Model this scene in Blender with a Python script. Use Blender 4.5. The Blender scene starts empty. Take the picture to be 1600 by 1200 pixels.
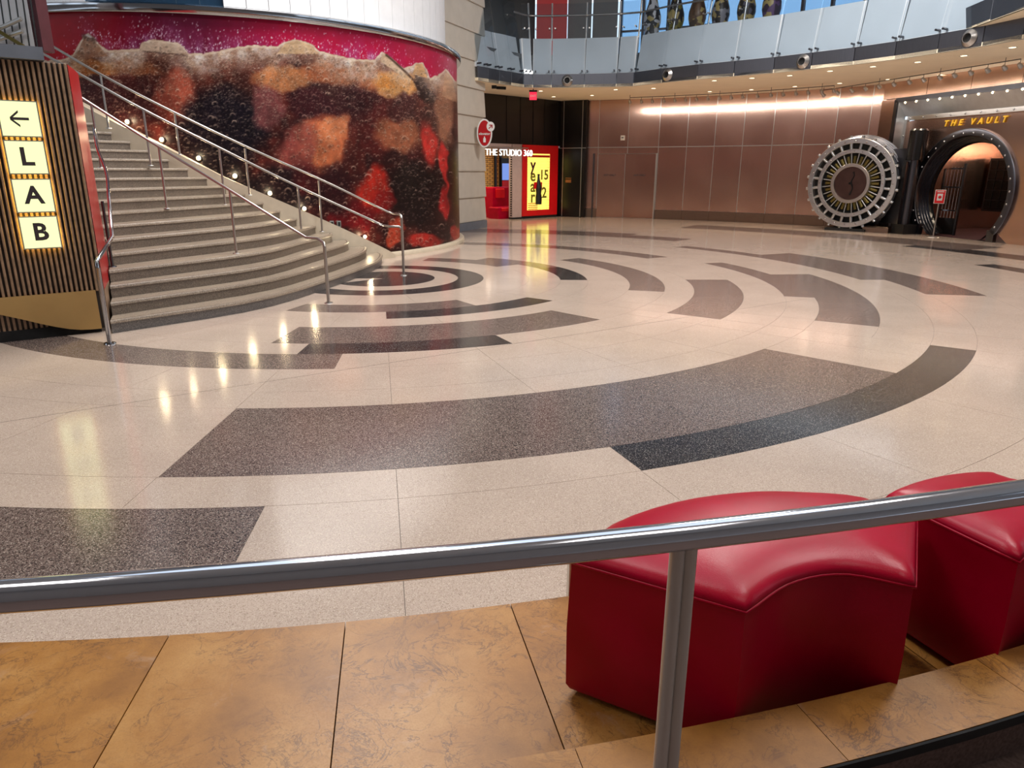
import bpy, bmesh, math, random
from math import sin, cos, pi, radians, degrees, atan2, hypot, sqrt
from mathutils import Vector, Matrix
random.seed(7)
SC = bpy.context.scene
COL = SC.collection

# ------------------------------------------------------------------ camera
H = 1.91                                   # eye height above the terrazzo
F, PITCH, ROLL = 1105.5, 0.29362, 0.003675
fw = Vector((0, cos(PITCH), -sin(PITCH)))
r0, u0 = Vector((1, 0, 0)), Vector((0, sin(PITCH), cos(PITCH)))
rt = r0 * cos(ROLL) + u0 * sin(ROLL)
up = u0 * cos(ROLL) - r0 * sin(ROLL)
cam = bpy.data.cameras.new('camera')
cam.sensor_width = 36
cam.lens = F / 1600 * 36
cam.clip_start = 0.05
cam.clip_end = 300
co = bpy.data.objects.new('camera', cam)
m = Matrix.Identity(4)
for i in range(3):
    m[i][0], m[i][1], m[i][2], m[i][3] = rt[i], up[i], -fw[i], (0, 0, H)[i]
co.matrix_world = m
COL.objects.link(co)
SC.camera = co

# ------------------------------------------------------------------ light
SC.view_settings.view_transform = 'Standard'
SC.view_settings.look = 'None'
SC.view_settings.gamma = 1
SC.view_settings.use_curve_mapping = False
SC.view_settings.exposure = 0.16
w = bpy.data.worlds.new('sky')
SC.world = w
w.use_nodes = True
bg = w.node_tree.nodes['Background']
bg.inputs[0].default_value = (0.74, 0.86, 1.0, 1)
bg.inputs[1].default_value = 1.45


def lamp(name, kind, loc, target, energy, color, **kw):
    l = bpy.data.lights.new(name, kind)
    l.energy = energy
    l.color = color
    for k, v in kw.items():
        setattr(l, k, v)
    o = bpy.data.objects.new(name, l)
    o.location = loc
    o.rotation_euler = (Vector(target) - Vector(loc)).to_track_quat('-Z', 'Y').to_euler()
    COL.objects.link(o)
    return o


WARM = (1.0, 0.80, 0.58)
NEUT = (1.0, 0.94, 0.88)
for (x, y, e_) in ((-6, 2, 160), (4, 1, 110), (-1, 6, 220), (7, 8, 420), (-3, 13, 760), (6, 17, 860)):      # added overhead fill light, no fixtures seen up there
    lamp('lobby_fill_light', 'AREA', (x, y, 10.6), (x, y, 0), e_, NEUT, size=2.6)

# ------------------------------------------------------------------ geometry helpers
CX, CY = -2.361, 12.970                     # centre of the floor rings
DX, DY, DR = -7.404, 20.149, 5.909          # drum axis and radius


def ray(px, py):
    return fw + rt * ((px - 800) / F) - up * ((py - 600) / F)


def on_z(px, py, z=0.0):
    d = ray(px, py)
    return Vector((0, 0, H)) + d * ((z - H) / d.z)


def on_cyl(px, py, cx, cy, R, far=False):
    d = ray(px, py)
    a = d.x * d.x + d.y * d.y
    b = -2 * (d.x * cx + d.y * cy)
    c = cx * cx + cy * cy - R * R
    q = sqrt(max(0, b * b - 4 * a * c))
    return Vector((0, 0, H)) + d * ((-b + (q if far else -q)) / (2 * a))


def on_plane(px, py, A, n):
    d = ray(px, py)
    t = (A - Vector((0, 0, H))).dot(n) / d.dot(n)
    return Vector((0, 0, H)) + d * t


def pol(r, a, z=0.0, cx=CX, cy=CY):
    a = radians(a)
    return Vector((cx + r * cos(a), cy + r * sin(a), z))


def dpol(r, a, z=0.0):
    return pol(r, a, z, DX, DY)


def lerp(a, b, t):
    return a + (b - a) * t


def smooth_path(pts, n):
    """Catmull-Rom through pts, n samples, evenly by parameter."""
    pts = [Vector(p) for p in pts]
    P = [pts[0] * 2 - pts[1]] + pts + [pts[-1] * 2 - pts[-2]]
    out = []
    m_ = len(pts) - 1
    for i in range(n):
        t = i / (n - 1) * m_
        k = min(int(t), m_ - 1)
        t -= k
        a, b, c, d = P[k:k + 4]
        out.append(0.5 * ((2 * b) + (c - a) * t + (2 * a - 5 * b + 4 * c - d) * t * t + (3 * b - a - 3 * c + d) * t ** 3))
    return out


ORD = ['leftmost'] + [w_ + ' from the left' for w_ in 'second third fourth fifth sixth seventh eighth ninth tenth eleventh twelfth thirteenth fourteenth fifteenth sixteenth seventeenth eighteenth nineteenth twentieth'.split()]


class MB:
    """collects geometry for ONE mesh object"""

    def __init__(s):
        s.v, s.f = [], []

    def add(s, vs, fs):
        b = len(s.v)
        s.v += [tuple(v) for v in vs]
        s.f += [tuple(b + i for i in f) for f in fs]
        return s

    def box(s, c, sx, sy, sz, ax=None, ay=None, az=None):
        """box centred at c with full sizes along unit axes"""
        ax = Vector(ax or (1, 0, 0)); ay = Vector(ay or (0, 1, 0)); az = Vector(az or (0, 0, 1))
        c = Vector(c)
        vs = [c + ax * (sx / 2 * i) + ay * (sy / 2 * j) + az * (sz / 2 * k) for k in (-1, 1) for j in (-1, 1) for i in (-1, 1)]
        return s.add(vs, [(0, 2, 3, 1), (4, 5, 7, 6), (0, 1, 5, 4), (2, 6, 7, 3), (0, 4, 6, 2), (1, 3, 7, 5)])

    def bevbox(s, c, sx, sy, sz, b, ax=None, ay=None, az=None):
        """box with chamfered rim on the +az side"""
        ax = Vector(ax or (1, 0, 0)); ay = Vector(ay or (0, 1, 0)); az = Vector(az or (0, 0, 1))
        c = Vector(c)
        vs = []
        for (hx, hy, z) in ((sx / 2, sy / 2, -sz / 2), (sx / 2, sy / 2, sz / 2 - b), (sx / 2 - b, sy / 2 - b, sz / 2)):
            for (i, j) in ((-1, -1), (1, -1), (1, 1), (-1, 1)):
                vs.append(c + ax * (hx * i) + ay * (hy * j) + az * z)
        fs = [(3, 2, 1, 0), (8, 9, 10, 11)]
        for k in (0, 4):
            fs += [(k + i, k + (i + 1) % 4, k + 4 + (i + 1) % 4, k + 4 + i) for i in range(4)]
        return s.add(vs, fs)

    def quad(s, a, b, c, d):
        return s.add([a, b, c, d], [(0, 1, 2, 3)])

    def prism(s, poly, z0, z1):
        n = len(poly)
        vs = [(p[0], p[1], z0) for p in poly] + [(p[0], p[1], z1) for p in poly]
        fs = [tuple(range(n - 1, -1, -1)), tuple(range(n, 2 * n))]
        fs += [(i, (i + 1) % n, n + (i + 1) % n, n + i) for i in range(n)]
        return s.add(vs, fs)

    def strip(s, A, B):
        """ruled surface between two equal-length paths"""
        n = len(A)
        return s.add(list(A) + list(B), [(i, i + 1, n + i + 1, n + i) for i in range(n - 1)])

    def slab(s, A, B, d):
        """thick ruled surface: A,B paths, offset vector d"""
        d = Vector(d)
        n = len(A)
        A = [Vector(p) for p in A]; B = [Vector(p) for p in B]
        vs = A + B + [p + d for p in A] + [p + d for p in B]
        fs = []
        for i in range(n - 1):
            fs += [(i, i + 1, n + i + 1, n + i), (2 * n + i, 3 * n + i, 3 * n + i + 1, 2 * n + i + 1),
                   (i, 2 * n + i, 2 * n + i + 1, i + 1), (n + i, n + i + 1, 3 * n + i + 1, 3 * n + i)]
        fs += [(0, n, 3 * n, 2 * n), (n - 1, 3 * n - 1, 4 * n - 1, 2 * n - 1)]
        return s.add(vs, fs)

    def tube(s, pts, r, n=10, caps=True, closed=False):
        pts = [Vector(p) for p in pts]
        k = len(pts)
        rings = []
        prev = None
        for i, p in enumerate(pts):
            a = pts[i - 1] if (i > 0 or closed) else p
            b = pts[(i + 1) % k] if (i < k - 1 or closed) else p
            t = (b - a).normalized()
            if prev is None:
                x = t.orthogonal().normalized()
            else:
                x = (prev - t * prev.dot(t))
                x = x.normalized() if x.length > 1e-6 else t.orthogonal().normalized()
            prev = x
            y = t.cross(x)
            rr = r[i] if isinstance(r, (list, tuple)) else r
            rings += [p + x * (rr * cos(2 * pi * j / n)) + y * (rr * sin(2 * pi * j / n)) for j in range(n)]
        fs = []
        for i in range(k if closed else k - 1):
            for j in range(n):
                a, b = i * n, ((i + 1) % k) * n
                fs.append((a + j, a + (j + 1) % n, b + (j + 1) % n, b + j))
        if caps and not closed:
            fs += [tuple(range(n - 1, -1, -1)), tuple(range((k - 1) * n, k * n))]
        return s.add(rings, fs)

    def lathe(s, prof, c, ax, n=24, a0=0.0, a1=2 * pi, x=None):
        """prof: (radius, height along ax)"""
        c = Vector(c); ax = Vector(ax).normalized()
        x = Vector(x) if x else ax.orthogonal().normalized()
        y = ax.cross(x)
        full = abs(a1 - a0 - 2 * pi) < 1e-6
        m_ = n if full else n + 1
        vs = []
        for (r, h) in prof:
            for j in range(m_):
                t = a0 + (a1 - a0) * j / n
                vs.append(c + ax * h + x * (r * cos(t)) + y * (r * sin(t)))
        fs = []
        for i in range(len(prof) - 1):
            for j in range(n):
                j2 = (j + 1) % m_
                fs.append((i * m_ + j, i * m_ + j2, (i + 1) * m_ + j2, (i + 1) * m_ + j))
        return s.add(vs, fs)

    def ball(s, c, r, n=8, k=5, flat=1.0, ax=(0, 0, 1)):
        prof = [(max(1e-4, r * sin(pi * i / k)), -r * flat * cos(pi * i / k)) for i in range(k + 1)]
        return s.lathe(prof, c, ax, n)

    def build(s, name, mat, parent=None, smooth=None):
        me = bpy.data.meshes.new(name)
        me.from_pydata(s.v, [], s.f)
        me.materials.append(mat)
        bm = bmesh.new()
        bm.from_mesh(me)
        bmesh.ops.remove_doubles(bm, verts=bm.verts, dist=1e-5)
        bmesh.ops.recalc_face_normals(bm, faces=bm.faces)
        bm.to_mesh(me)
        bm.free()
        if smooth is not None:
            me.polygons.foreach_set('use_smooth', [True] * len(me.polygons))
            if smooth < 180:
                me.set_sharp_from_angle(angle=radians(smooth))
        return link(name, me, parent)


def link(name, data, parent=None):
    o = bpy.data.objects.new(name, data)
    COL.objects.link(o)
    if parent is not None:
        o.parent = parent
        o.matrix_parent_inverse = world_inv(parent)
    return o


def world_inv(o):
    mw = Matrix.Identity(4)
    while o is not None:
        loc = Matrix.Translation(o.location) @ o.rotation_euler.to_matrix().to_4x4()
        mw = o.matrix_parent_inverse @ loc @ mw if o.parent else loc @ mw
        o = o.parent
    return mw.inverted()


def tag(o, label=None, cat=None, group=None, kind=None):
    if label: o['label'] = label
    if cat: o['category'] = cat
    if group: o['group'] = group
    if kind: o['kind'] = kind
    return o


def empty(name, loc, label=None, cat=None, group=None, kind=None):
    o = bpy.data.objects.new(name, None)
    o.location = loc
    o.empty_display_size = 0.1
    COL.objects.link(o)
    return tag(o, label, cat, group, kind)


def copy_tree(root, delta, rotz=0.0):
    c = root.copy()
    COL.objects.link(c)
    c.location = root.location + Vector(delta)
    c.rotation_euler = (0, 0, rotz)
    for ch in list(root.children):
        d = ch.copy()
        COL.objects.link(d)
        d.parent = c
        d.matrix_parent_inverse = ch.matrix_parent_inverse
        for g in list(ch.children):
            e = g.copy()
            COL.objects.link(e)
            e.parent = d
            e.matrix_parent_inverse = g.matrix_parent_inverse
    return c


def text(name, body, mat, parent, c, x, y, size, ext=0.004, align='CENTER', bold=0.0, shear=0.0, space=1.0):
    cu = bpy.data.curves.new(name, 'FONT')
    cu.body = body
    cu.size = size
    cu.extrude = ext
    cu.offset = bold
    cu.shear = shear
    cu.space_character = space
    cu.align_x = align
    cu.align_y = 'CENTER'
    cu.resolution_u = 3
    cu.materials.append(mat)
    tmp = bpy.data.objects.new('text_source', cu)
    me = bpy.data.meshes.new_from_object(tmp)
    bpy.data.objects.remove(tmp)
    o = bpy.data.objects.new(name, me)
    COL.objects.link(o)
    x = Vector(x).normalized(); y = Vector(y).normalized(); z = x.cross(y)
    mm = Matrix.Identity(4)
    for i in range(3):
        mm[i][0], mm[i][1], mm[i][2], mm[i][3] = x[i], y[i], z[i], c[i]
    if parent is not None:
        o.parent = parent
        o.matrix_parent_inverse = world_inv(parent)
    o.matrix_basis = mm
    return o


# ------------------------------------------------------------------ materials
def lin(c):
    return tuple(((v / 255) / 12.92 if v <= 10 else (((v / 255) + 0.055) / 1.055) ** 2.4) for v in c) + (1,)


class NT:
    def __init__(s, name):
        s.m = bpy.data.materials.new(name)
        s.m.use_nodes = True
        s.t = s.m.node_tree
        s.b = s.t.nodes['Principled BSDF']
        s.out = s.t.nodes['Material Output']

    def n(s, typ, **kw):
        nd = s.t.nodes.new(typ)
        for k, v in kw.items():
            setattr(nd, k, v)
        return nd

    def l(s, a, b):
        s.t.links.new(a, b)

    def co(s):
        return s.n('ShaderNodeTexCoord').outputs['Object']

    def noise(s, scale, detail=3, rough=.5, vec=None, dist=0.0):
        nd = s.n('ShaderNodeTexNoise')
        nd.inputs['Scale'].default_value = scale
        nd.inputs['Detail'].default_value = detail
        nd.inputs['Roughness'].default_value = rough
        nd.inputs['Distortion'].default_value = dist
        s.l(vec if vec is not None else s.co(), nd.inputs['Vector'])
        return nd.outputs['Fac']

    def vor(s, scale, vec=None, feature='F1'):
        nd = s.n('ShaderNodeTexVoronoi')
        nd.feature = feature
        nd.inputs['Scale'].default_value = scale
        s.l(vec if vec is not None else s.co(), nd.inputs['Vector'])
        return nd

    def ramp(s, fac, stops, interp='LINEAR'):
        nd = s.n('ShaderNodeValToRGB')
        nd.color_ramp.interpolation = interp
        e = nd.color_ramp.elements
        while len(e) < len(stops):
            e.new(0.5)
        for i, (p, c) in enumerate(stops):
            e[i].position = p
            e[i].color = c if len(c) == 4 else tuple(c) + (1,)
        s.l(fac, nd.inputs['Fac'])
        return nd.outputs['Color']

    def mix(s, fac, a, b, blend='MIX'):
        nd = s.n('ShaderNodeMix', data_type='RGBA', blend_type=blend)
        for sock, v in ((nd.inputs[0], fac), (nd.inputs[6], a), (nd.inputs[7], b)):
            if hasattr(v, 'is_linked') or hasattr(v, 'links'):
                s.l(v, sock)
            else:
                sock.default_value = v
        return nd.outputs[2]

    def math(s, op, a, b=0.0, c=0.0):
        nd = s.n('ShaderNodeMath', operation=op)
        for i, v in enumerate((a, b, c)):
            if hasattr(v, 'links'):
                s.l(v, nd.inputs[i])
            else:
                nd.inputs[i].default_value = v
        return nd.outputs[0]

    def bump(s, h, strength=.2, dist=.01):
        nd = s.n('ShaderNodeBump')
        nd.inputs['Strength'].default_value = strength
        nd.inputs['Distance'].default_value = dist
        s.l(h, nd.inputs['Height'])
        s.l(nd.outputs[0], s.b.inputs['Normal'])

    def set(s, **kw):
        for k, v in kw.items():
            k = k.replace('_', ' ')
            sock = s.b.inputs[k]
            if hasattr(v, 'links'):
                s.l(v, sock)
            else:
                sock.default_value = v
        return s


def plain(name, rgb, rough=.5, metal=0.0, var=.12, scale=6.0, **kw):
    """procedural: base colour with soft noise variation and roughness wear"""
    k = NT(name)
    c = lin(rgb)
    f = k.noise(scale, 4)
    dk = tuple(v * (1 - var) for v in c[:3]) + (1,)
    lt = tuple(min(1, v * (1 + var)) for v in c[:3]) + (1,)
    k.set(Base_Color=k.ramp(f, [(.3, dk), (.7, lt)]), Metallic=metal,
          Roughness=k.math('MULTIPLY_ADD', k.noise(scale * 2.3, 2), rough * .3, rough * .85), **kw)
    return k.m


def brushed(name, rgb, rough=.3, horizontal=True, scale=4.0, aniso=.6, tint=None):
    k = NT(name)
    mp = k.n('ShaderNodeMapping')
    mp.inputs['Scale'].default_value = (1, 1, 60) if horizontal else (160, 160, .5) if aniso > .6 else (60, 60, 1)
    k.l(k.co(), mp.inputs['Vector'])
    f = k.noise(scale, 4, .6, mp.outputs[0])
    big = k.noise(.9, 2)
    c = lin(rgb)
    d = tuple(v * (.9 if aniso > .6 else .78) for v in c[:3]) + (1,)
    base = k.ramp(f, [(.3, d), (.7, c)])
    if tint:
        base = k.mix(k.ramp(big, [(.35, (0, 0, 0)), (.65, (1, 1, 1))]), base, k.mix(.6, base, lin(tint)))
    if aniso > .6:
        inf = k.n('ShaderNodeObjectInfo')
        base = k.mix(1.0, base, k.ramp(inf.outputs['Random'], [(0, (.76, .73, .72)), (1, (1, 1, 1))]), 'MULTIPLY')
    k.set(Base_Color=base, Metallic=1.0, Roughness=k.math('MULTIPLY_ADD', f, .03 if aniso > .6 else .14, rough - (.015 if aniso > .6 else .06)))
    if aniso > .6:
        tg = k.n('ShaderNodeTangent', direction_type='RADIAL', axis='Z')
        k.l(tg.outputs[0], k.b.inputs['Tangent'])
        k.b.inputs['Anisotropic'].default_value = aniso
    if aniso <= .6: k.bump(f, .04, .002)
    return k.m


def glow(name, rgb, strength):
    k = NT(name)
    k.set(Base_Color=tuple(v * .15 for v in lin(rgb)[:3]) + (1,), Emission_Color=lin(rgb), Emission_Strength=strength, Roughness=.4)
    return k.m


def terrazzo(name, base, chips, chip_amt=.25, scale=150, rough=.16, mott=.08):
    k = NT(name)
    v = k.vor(scale)
    v2 = k.vor(scale * 2.1)
    sep = k.n('ShaderNodeSeparateColor')
    k.l(v.outputs['Color'], sep.inputs[0])
    sep2 = k.n('ShaderNodeSeparateColor')
    k.l(v2.outputs['Color'], sep2.inputs[0])
    c = lin(base)
    b = k.ramp(k.noise(1.3, 3), [(.3, tuple(x * (1 - mott) for x in c[:3])), (.7, tuple(min(1, x * (1 + mott)) for x in c[:3]))])
    for (rgb, lo, hi, sp) in chips:
        f = k.ramp(sp and sep.outputs[0] or sep2.outputs[1], [(0, (0, 0, 0)), (lo, (1, 1, 1)), (hi, (0, 0, 0))], 'CONSTANT')
        b = k.mix(f, b, lin(rgb))
    k.set(Base_Color=b, Roughness=k.math('MULTIPLY_ADD', k.noise(2.2, 3), .06, rough - .03))
    k.b.inputs['Specular IOR Level'].default_value = .95
    return k.m


M = {}
M['cream'] = terrazzo('cream_terrazzo', (196, 176, 161), [((178, 158, 140), .0, .12, True), ((214, 198, 180), .3, .42, True), ((104, 88, 78), .0, .03, False)], rough=.12, scale=210)
M['brown'] = terrazzo('brown_terrazzo', (108, 92, 86), [((58, 48, 46), .0, .22, True), ((150, 132, 122), .4, .52, True), ((205, 192, 178), .0, .05, False)], rough=.16)
M['black'] = terrazzo('black_terrazzo', (44, 40, 42), [((28, 26, 28), .0, .25, True), ((92, 86, 86), .4, .50, True), ((190, 182, 172), .0, .05, False)], rough=.15)
M['grout'] = plain('dark_joint', (88, 74, 64), .6)
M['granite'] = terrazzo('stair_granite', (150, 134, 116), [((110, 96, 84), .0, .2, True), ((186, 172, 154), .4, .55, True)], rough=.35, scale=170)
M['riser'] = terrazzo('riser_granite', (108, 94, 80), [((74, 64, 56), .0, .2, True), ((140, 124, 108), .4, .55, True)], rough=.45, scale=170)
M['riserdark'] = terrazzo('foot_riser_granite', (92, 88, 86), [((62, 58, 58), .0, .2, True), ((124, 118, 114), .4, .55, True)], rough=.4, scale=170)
M['kerb'] = plain('pale_stone', (202, 188, 166), .4, var=.06)
M['limestone'] = plain('beige_limestone', (198, 190, 178), .55, var=.05, scale=3)
M['bluestone'] = plain('blue_grey_stone', (108, 114, 124), .45, var=.1)
M['steel'] = brushed('satin_steel', (196, 192, 188), .33, False, 9)
M['rail'] = plain('polished_rail_steel', (206, 208, 216), .11, .95, var=.02)
M['postmetal'] = plain('satin_post_steel', (206, 200, 192), .42, .55, var=.04)
M['chrome'] = plain('polished_steel', (188, 190, 194), .11, 1.0, var=.03)
M['bronze'] = brushed('bronze_brushed_panel', (232, 198, 182), .25, False, 5, tint=(200, 164, 150), aniso=.7)
M['plinth'] = brushed('bronze_plinth', (138, 118, 104), .36, True, 5)
M['darksteel'] = brushed('dark_fascia_steel', (104, 106, 114), .38, False, 4)
M['gun'] = brushed('gunmetal', (96, 96, 102), .3, True, 6)
M['vaultsteel'] = plain('vault_steel', (198, 202, 206), .30, .92, var=.06)
M['brass'] = brushed('aged_brass', (124, 112, 66), .32, True, 6)
M['goldband'] = plain('gold_satin_metal', (206, 174, 116), .42, .85, var=.08, scale=2)
M['blackpanel'] = plain('black_lacquer_panel', (20, 17, 16), .25, var=.2, scale=2)
M['blackplain'] = plain('black_paint', (14, 13, 14), .5)
M['void'] = plain('dark_rubber', (9, 9, 10), .8)
M['aluminium'] = plain('bright_aluminium_trim', (205, 203, 200), .3, .9, var=.03)
M['unseenwall'] = plain('unseen_wall_paint', (112, 106, 104), .8, var=.05, scale=1)
M['soffit'] = plain('cream_plaster_soffit', (250, 236, 208), .8, var=.03, scale=1.5)
M['roof'] = plain('lobby_roof_paint', (172, 168, 164), .85, var=.04)
M['slabedge'] = plain('grey_slab_edge', (226, 228, 230), .35, var=.05, scale=1)
M['wood'] = plain('dark_slat_wood', (144, 116, 92), .45, var=.25, scale=14)
M['woodback'] = plain('slat_backing', (42, 32, 27), .6)
M['redpaint'] = plain('red_lacquer', (176, 18, 26), .3, var=.06)
M['redbox'] = plain('red_case_paint', (214, 14, 20), .35, var=.04)
M['white'] = plain('white_paint', (226, 224, 220), .5, var=.03)
M['whitepanel'] = plain('white_clad_panel', (222, 222, 224), .4, var=.03)
M['pinkgrey'] = plain('pink_grey_plaster', (186, 164, 158), .6, var=.05)
M['greypanel'] = plain('grey_wall_panel', (112, 112, 112), .5, var=.05)
M['ink'] = plain('dark_lettering', (58, 48, 52), .5)
M['carpet'] = plain('brown_carpet', (104, 84, 76), .95, var=.3, scale=90)
M['maroon'] = plain('maroon_trim', (74, 34, 40), .5)
M['sign'] = glow('lit_sign_face', (238, 244, 178), 1.15)
M['halo'] = glow('sign_halo_strip', (255, 206, 96), 9)
M['bulb'] = glow('lamp_glow', (255, 222, 170), 26)
M['downglow'] = glow('downlight_glow', (255, 226, 176), 9)
M['letterglow'] = glow('lit_white_letters', (255, 250, 240), 1.3)
M['poster'] = glow('lit_poster_face', (248, 230, 104), 1.5)
M['yellow'] = plain('gold_lettering', (240, 190, 40), .5)
M['exit'] = glow('exit_sign_red', (230, 40, 70), 1.1)
M['olive'] = plain('olive_print', (120, 116, 40), .5)


def mk_leather():
    k = NT('red_leather')
    f = k.noise(260, 3)
    k.set(Base_Color=k.ramp(k.noise(5, 3), [(.3, lin((164, 0, 34))), (.7, lin((180, 0, 46)))]), Roughness=.31)
    k.b.inputs['Specular IOR Level'].default_value = .22
    k.bump(k.math('ADD', f, k.math('MULTIPLY', k.noise(14, 2), 1.5)), .12, .003)
    return k.m


def mk_marble():
    k = NT('tan_marble')
    inf = k.n('ShaderNodeObjectInfo')
    comb = k.n('ShaderNodeVectorMath', operation='ADD')
    mul = k.n('ShaderNodeMath', operation='MULTIPLY')
    k.l(inf.outputs['Random'], mul.inputs[0]); mul.inputs[1].default_value = 37
    k.l(k.co(), comb.inputs[0]); k.l(mul.outputs[0], comb.inputs[1])
    v = comb.outputs[0]
    base = k.ramp(k.noise(2.6, 7, .68, v), [(.28, lin((132, 84, 32))), (.5, lin((168, 114, 48))), (.72, lin((190, 140, 76)))])
    fine = k.noise(170, 3, .6, v)
    base = k.mix(k.math('MULTIPLY', k.ramp(fine, [(.45, (0, 0, 0)), (.7, (1, 1, 1))]), .3), base, lin((140, 90, 40)))
    pale = k.ramp(k.noise(3.4, 6, .7, v, 1.2), [(.60, (0, 0, 0)), (.72, (.5, .5, .5))])
    base = k.mix(pale, base, lin((178, 146, 122)))
    for (sc_v, wd_, ds_, a_) in ((5.2, .018, 1.4, .85), (11, .020, .8, .65), (2.1, .009, 2.0, .95)):
        rdg = k.math('ABSOLUTE', k.math('SUBTRACT', k.noise(sc_v, 7, .62, v, ds_), .5))
        gate_ = k.ramp(k.noise(sc_v * .6, 2, .5, v), [(.45, (0, 0, 0)), (.6, (a_, a_, a_))])
        base = k.mix(k.mix(1.0, k.ramp(rdg, [(0, (1, 1, 1)), (wd_, (0, 0, 0))]), gate_, 'MULTIPLY'), base, lin((100, 64, 34)))
    k.set(Base_Color=base, Roughness=k.math('MULTIPLY_ADD', fine, .2, .3))
    k.bump(fine, .04, .001)
    return k.m


def mk_glass(name, tint, refl=.12):
    k = NT(name)
    tr = k.n('ShaderNodeBsdfTransparent'); tr.inputs[0].default_value = lin(tint)
    gl = k.n('ShaderNodeBsdfGlossy'); gl.inputs['Roughness'].default_value = .03
    fr = k.n('ShaderNodeLayerWeight'); fr.inputs[0].default_value = .5
    mx = k.n('ShaderNodeMixShader')
    k.l(k.math('MULTIPLY_ADD', k.math('POWER', fr.outputs['Facing'], 4), .8, refl * .4), mx.inputs[0])
    k.l(tr.outputs[0], mx.inputs[1]); k.l(gl.outputs[0], mx.inputs[2])
    k.l(mx.outputs[0], k.out.inputs['Surface'])
    return k.m


def mk_brick():
    k = NT('yellow_brick')
    b = k.n('ShaderNodeTexBrick')
    b.inputs['Scale'].default_value = 1
    b.inputs['Brick Width'].default_value = .22
    b.inputs['Row Height'].default_value = .085
    b.inputs['Mortar Size'].default_value = .012
    b.inputs['Color1'].default_value = lin((226, 192, 104)); b.inputs['Color2'].default_value = lin((206, 170, 90))
    b.inputs['Mortar'].default_value = lin((84, 66, 40))
    mp = k.n('ShaderNodeMapping'); mp.inputs['Rotation'].default_value = (pi / 2, 0, 0)
    k.l(k.co(), mp.inputs[0]); k.l(mp.outputs[0], b.inputs['Vector'])
    k.set(Base_Color=b.outputs[0], Roughness=.7)
    return k.m


M['leather'] = mk_leather()
M['marble'] = mk_marble()
M['glass'] = mk_glass('clear_glass', (236, 241, 245))
M['blueglass'] = mk_glass('blue_glass', (196, 218, 234))
M['brick'] = mk_brick()

# ------------------------------------------------------------------ floor: ring terrazzo in panels
floor = empty('floor', (CX, CY, 0), kind='structure')
g = MB()
g.prism([(-16, 1.7), (18, 1.7), (18, 36), (-16, 36)], -.12, -.004)
g.build('joint_bed', M['grout'], floor)
BANDS = [  # r0, r1, a0, a1, tone
    (0.02, .93, -180, 180, 'black'), (1.36, 1.83, -180, 180, 'black'),
    (2.66, 3.235, -105, -55.6, 'brown'), (3.235, 3.725, -79.5, -36.9, 'black'),
    (2.66, 3.235, 40, 81.7, 'brown'), (3.235, 3.725, 27, 61, 'brown'), (3.235, 3.725, -1.6, 27, 'black'),
    (4.2, 5.085, -94.6, -46, 'brown'), (5.085, 5.57, -89.6, -64.9, 'black'), (5.57, 6.175, -140, -84.6, 'brown'),
    (4.46, 5.05, -15.8, 40.2, 'brown'), (5.53, 6.30, -35.1, 0, 'brown'), (6.30, 6.925, 30.8, 96, 'brown'),
    (6.925, 7.375, -14.8, 20.2, 'brown'), (7.375, 8.15, -29.8, 5.5, 'brown'), (8.765, 9.215, .4, 41, 'brown'),
    (9.215, 10.13, -9.5, 26, 'brown'), (7.385, 8.765, -89.5, -45.3, 'brown'), (8.765, 9.215, -69.5, -35.1, 'black'),
    (9.215, 10.13, -140, -84.4, 'brown'), (10.13, 11.08, 46.6, 57, 'brown'), (10.13, 11.6, 57, 96, 'brown'),
    (12.48, 13.0, -35, 10.7, 'black'), (14.75, 16.45, 21, 56.3, 'brown'), (14.75, 15.1, -10, 21, 'black'),
    (14.2, 14.75, -10, 26, 'black')]
S1 = (-140, -35.1, [.02, .93, 1.36, 1.83, 2.66, 3.235, 3.725, 4.2, 5.085, 5.57, 6.175, 6.925, 7.385, 8.765, 9.215, 10.13, 10.84])
S2 = (-35.1, 100, [.02, .93, 1.36, 1.83, 2.66, 3.235, 3.725, 4.46, 5.05, 5.53, 6.30, 6.925, 7.375, 8.15, 8.765, 9.215, 10.13, 11.08, 11.6, 12.48, 13.0, 14.2, 14.75, 15.1, 16.45, 20.5])
S3 = (100, 220, [.02, .93, 1.36, 1.83, 4.46, 7.4])
S4 = (-52, -35.1, [10.84, 12.48, 13.0, 16.45, 20.5])
GAP = .0016
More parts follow.
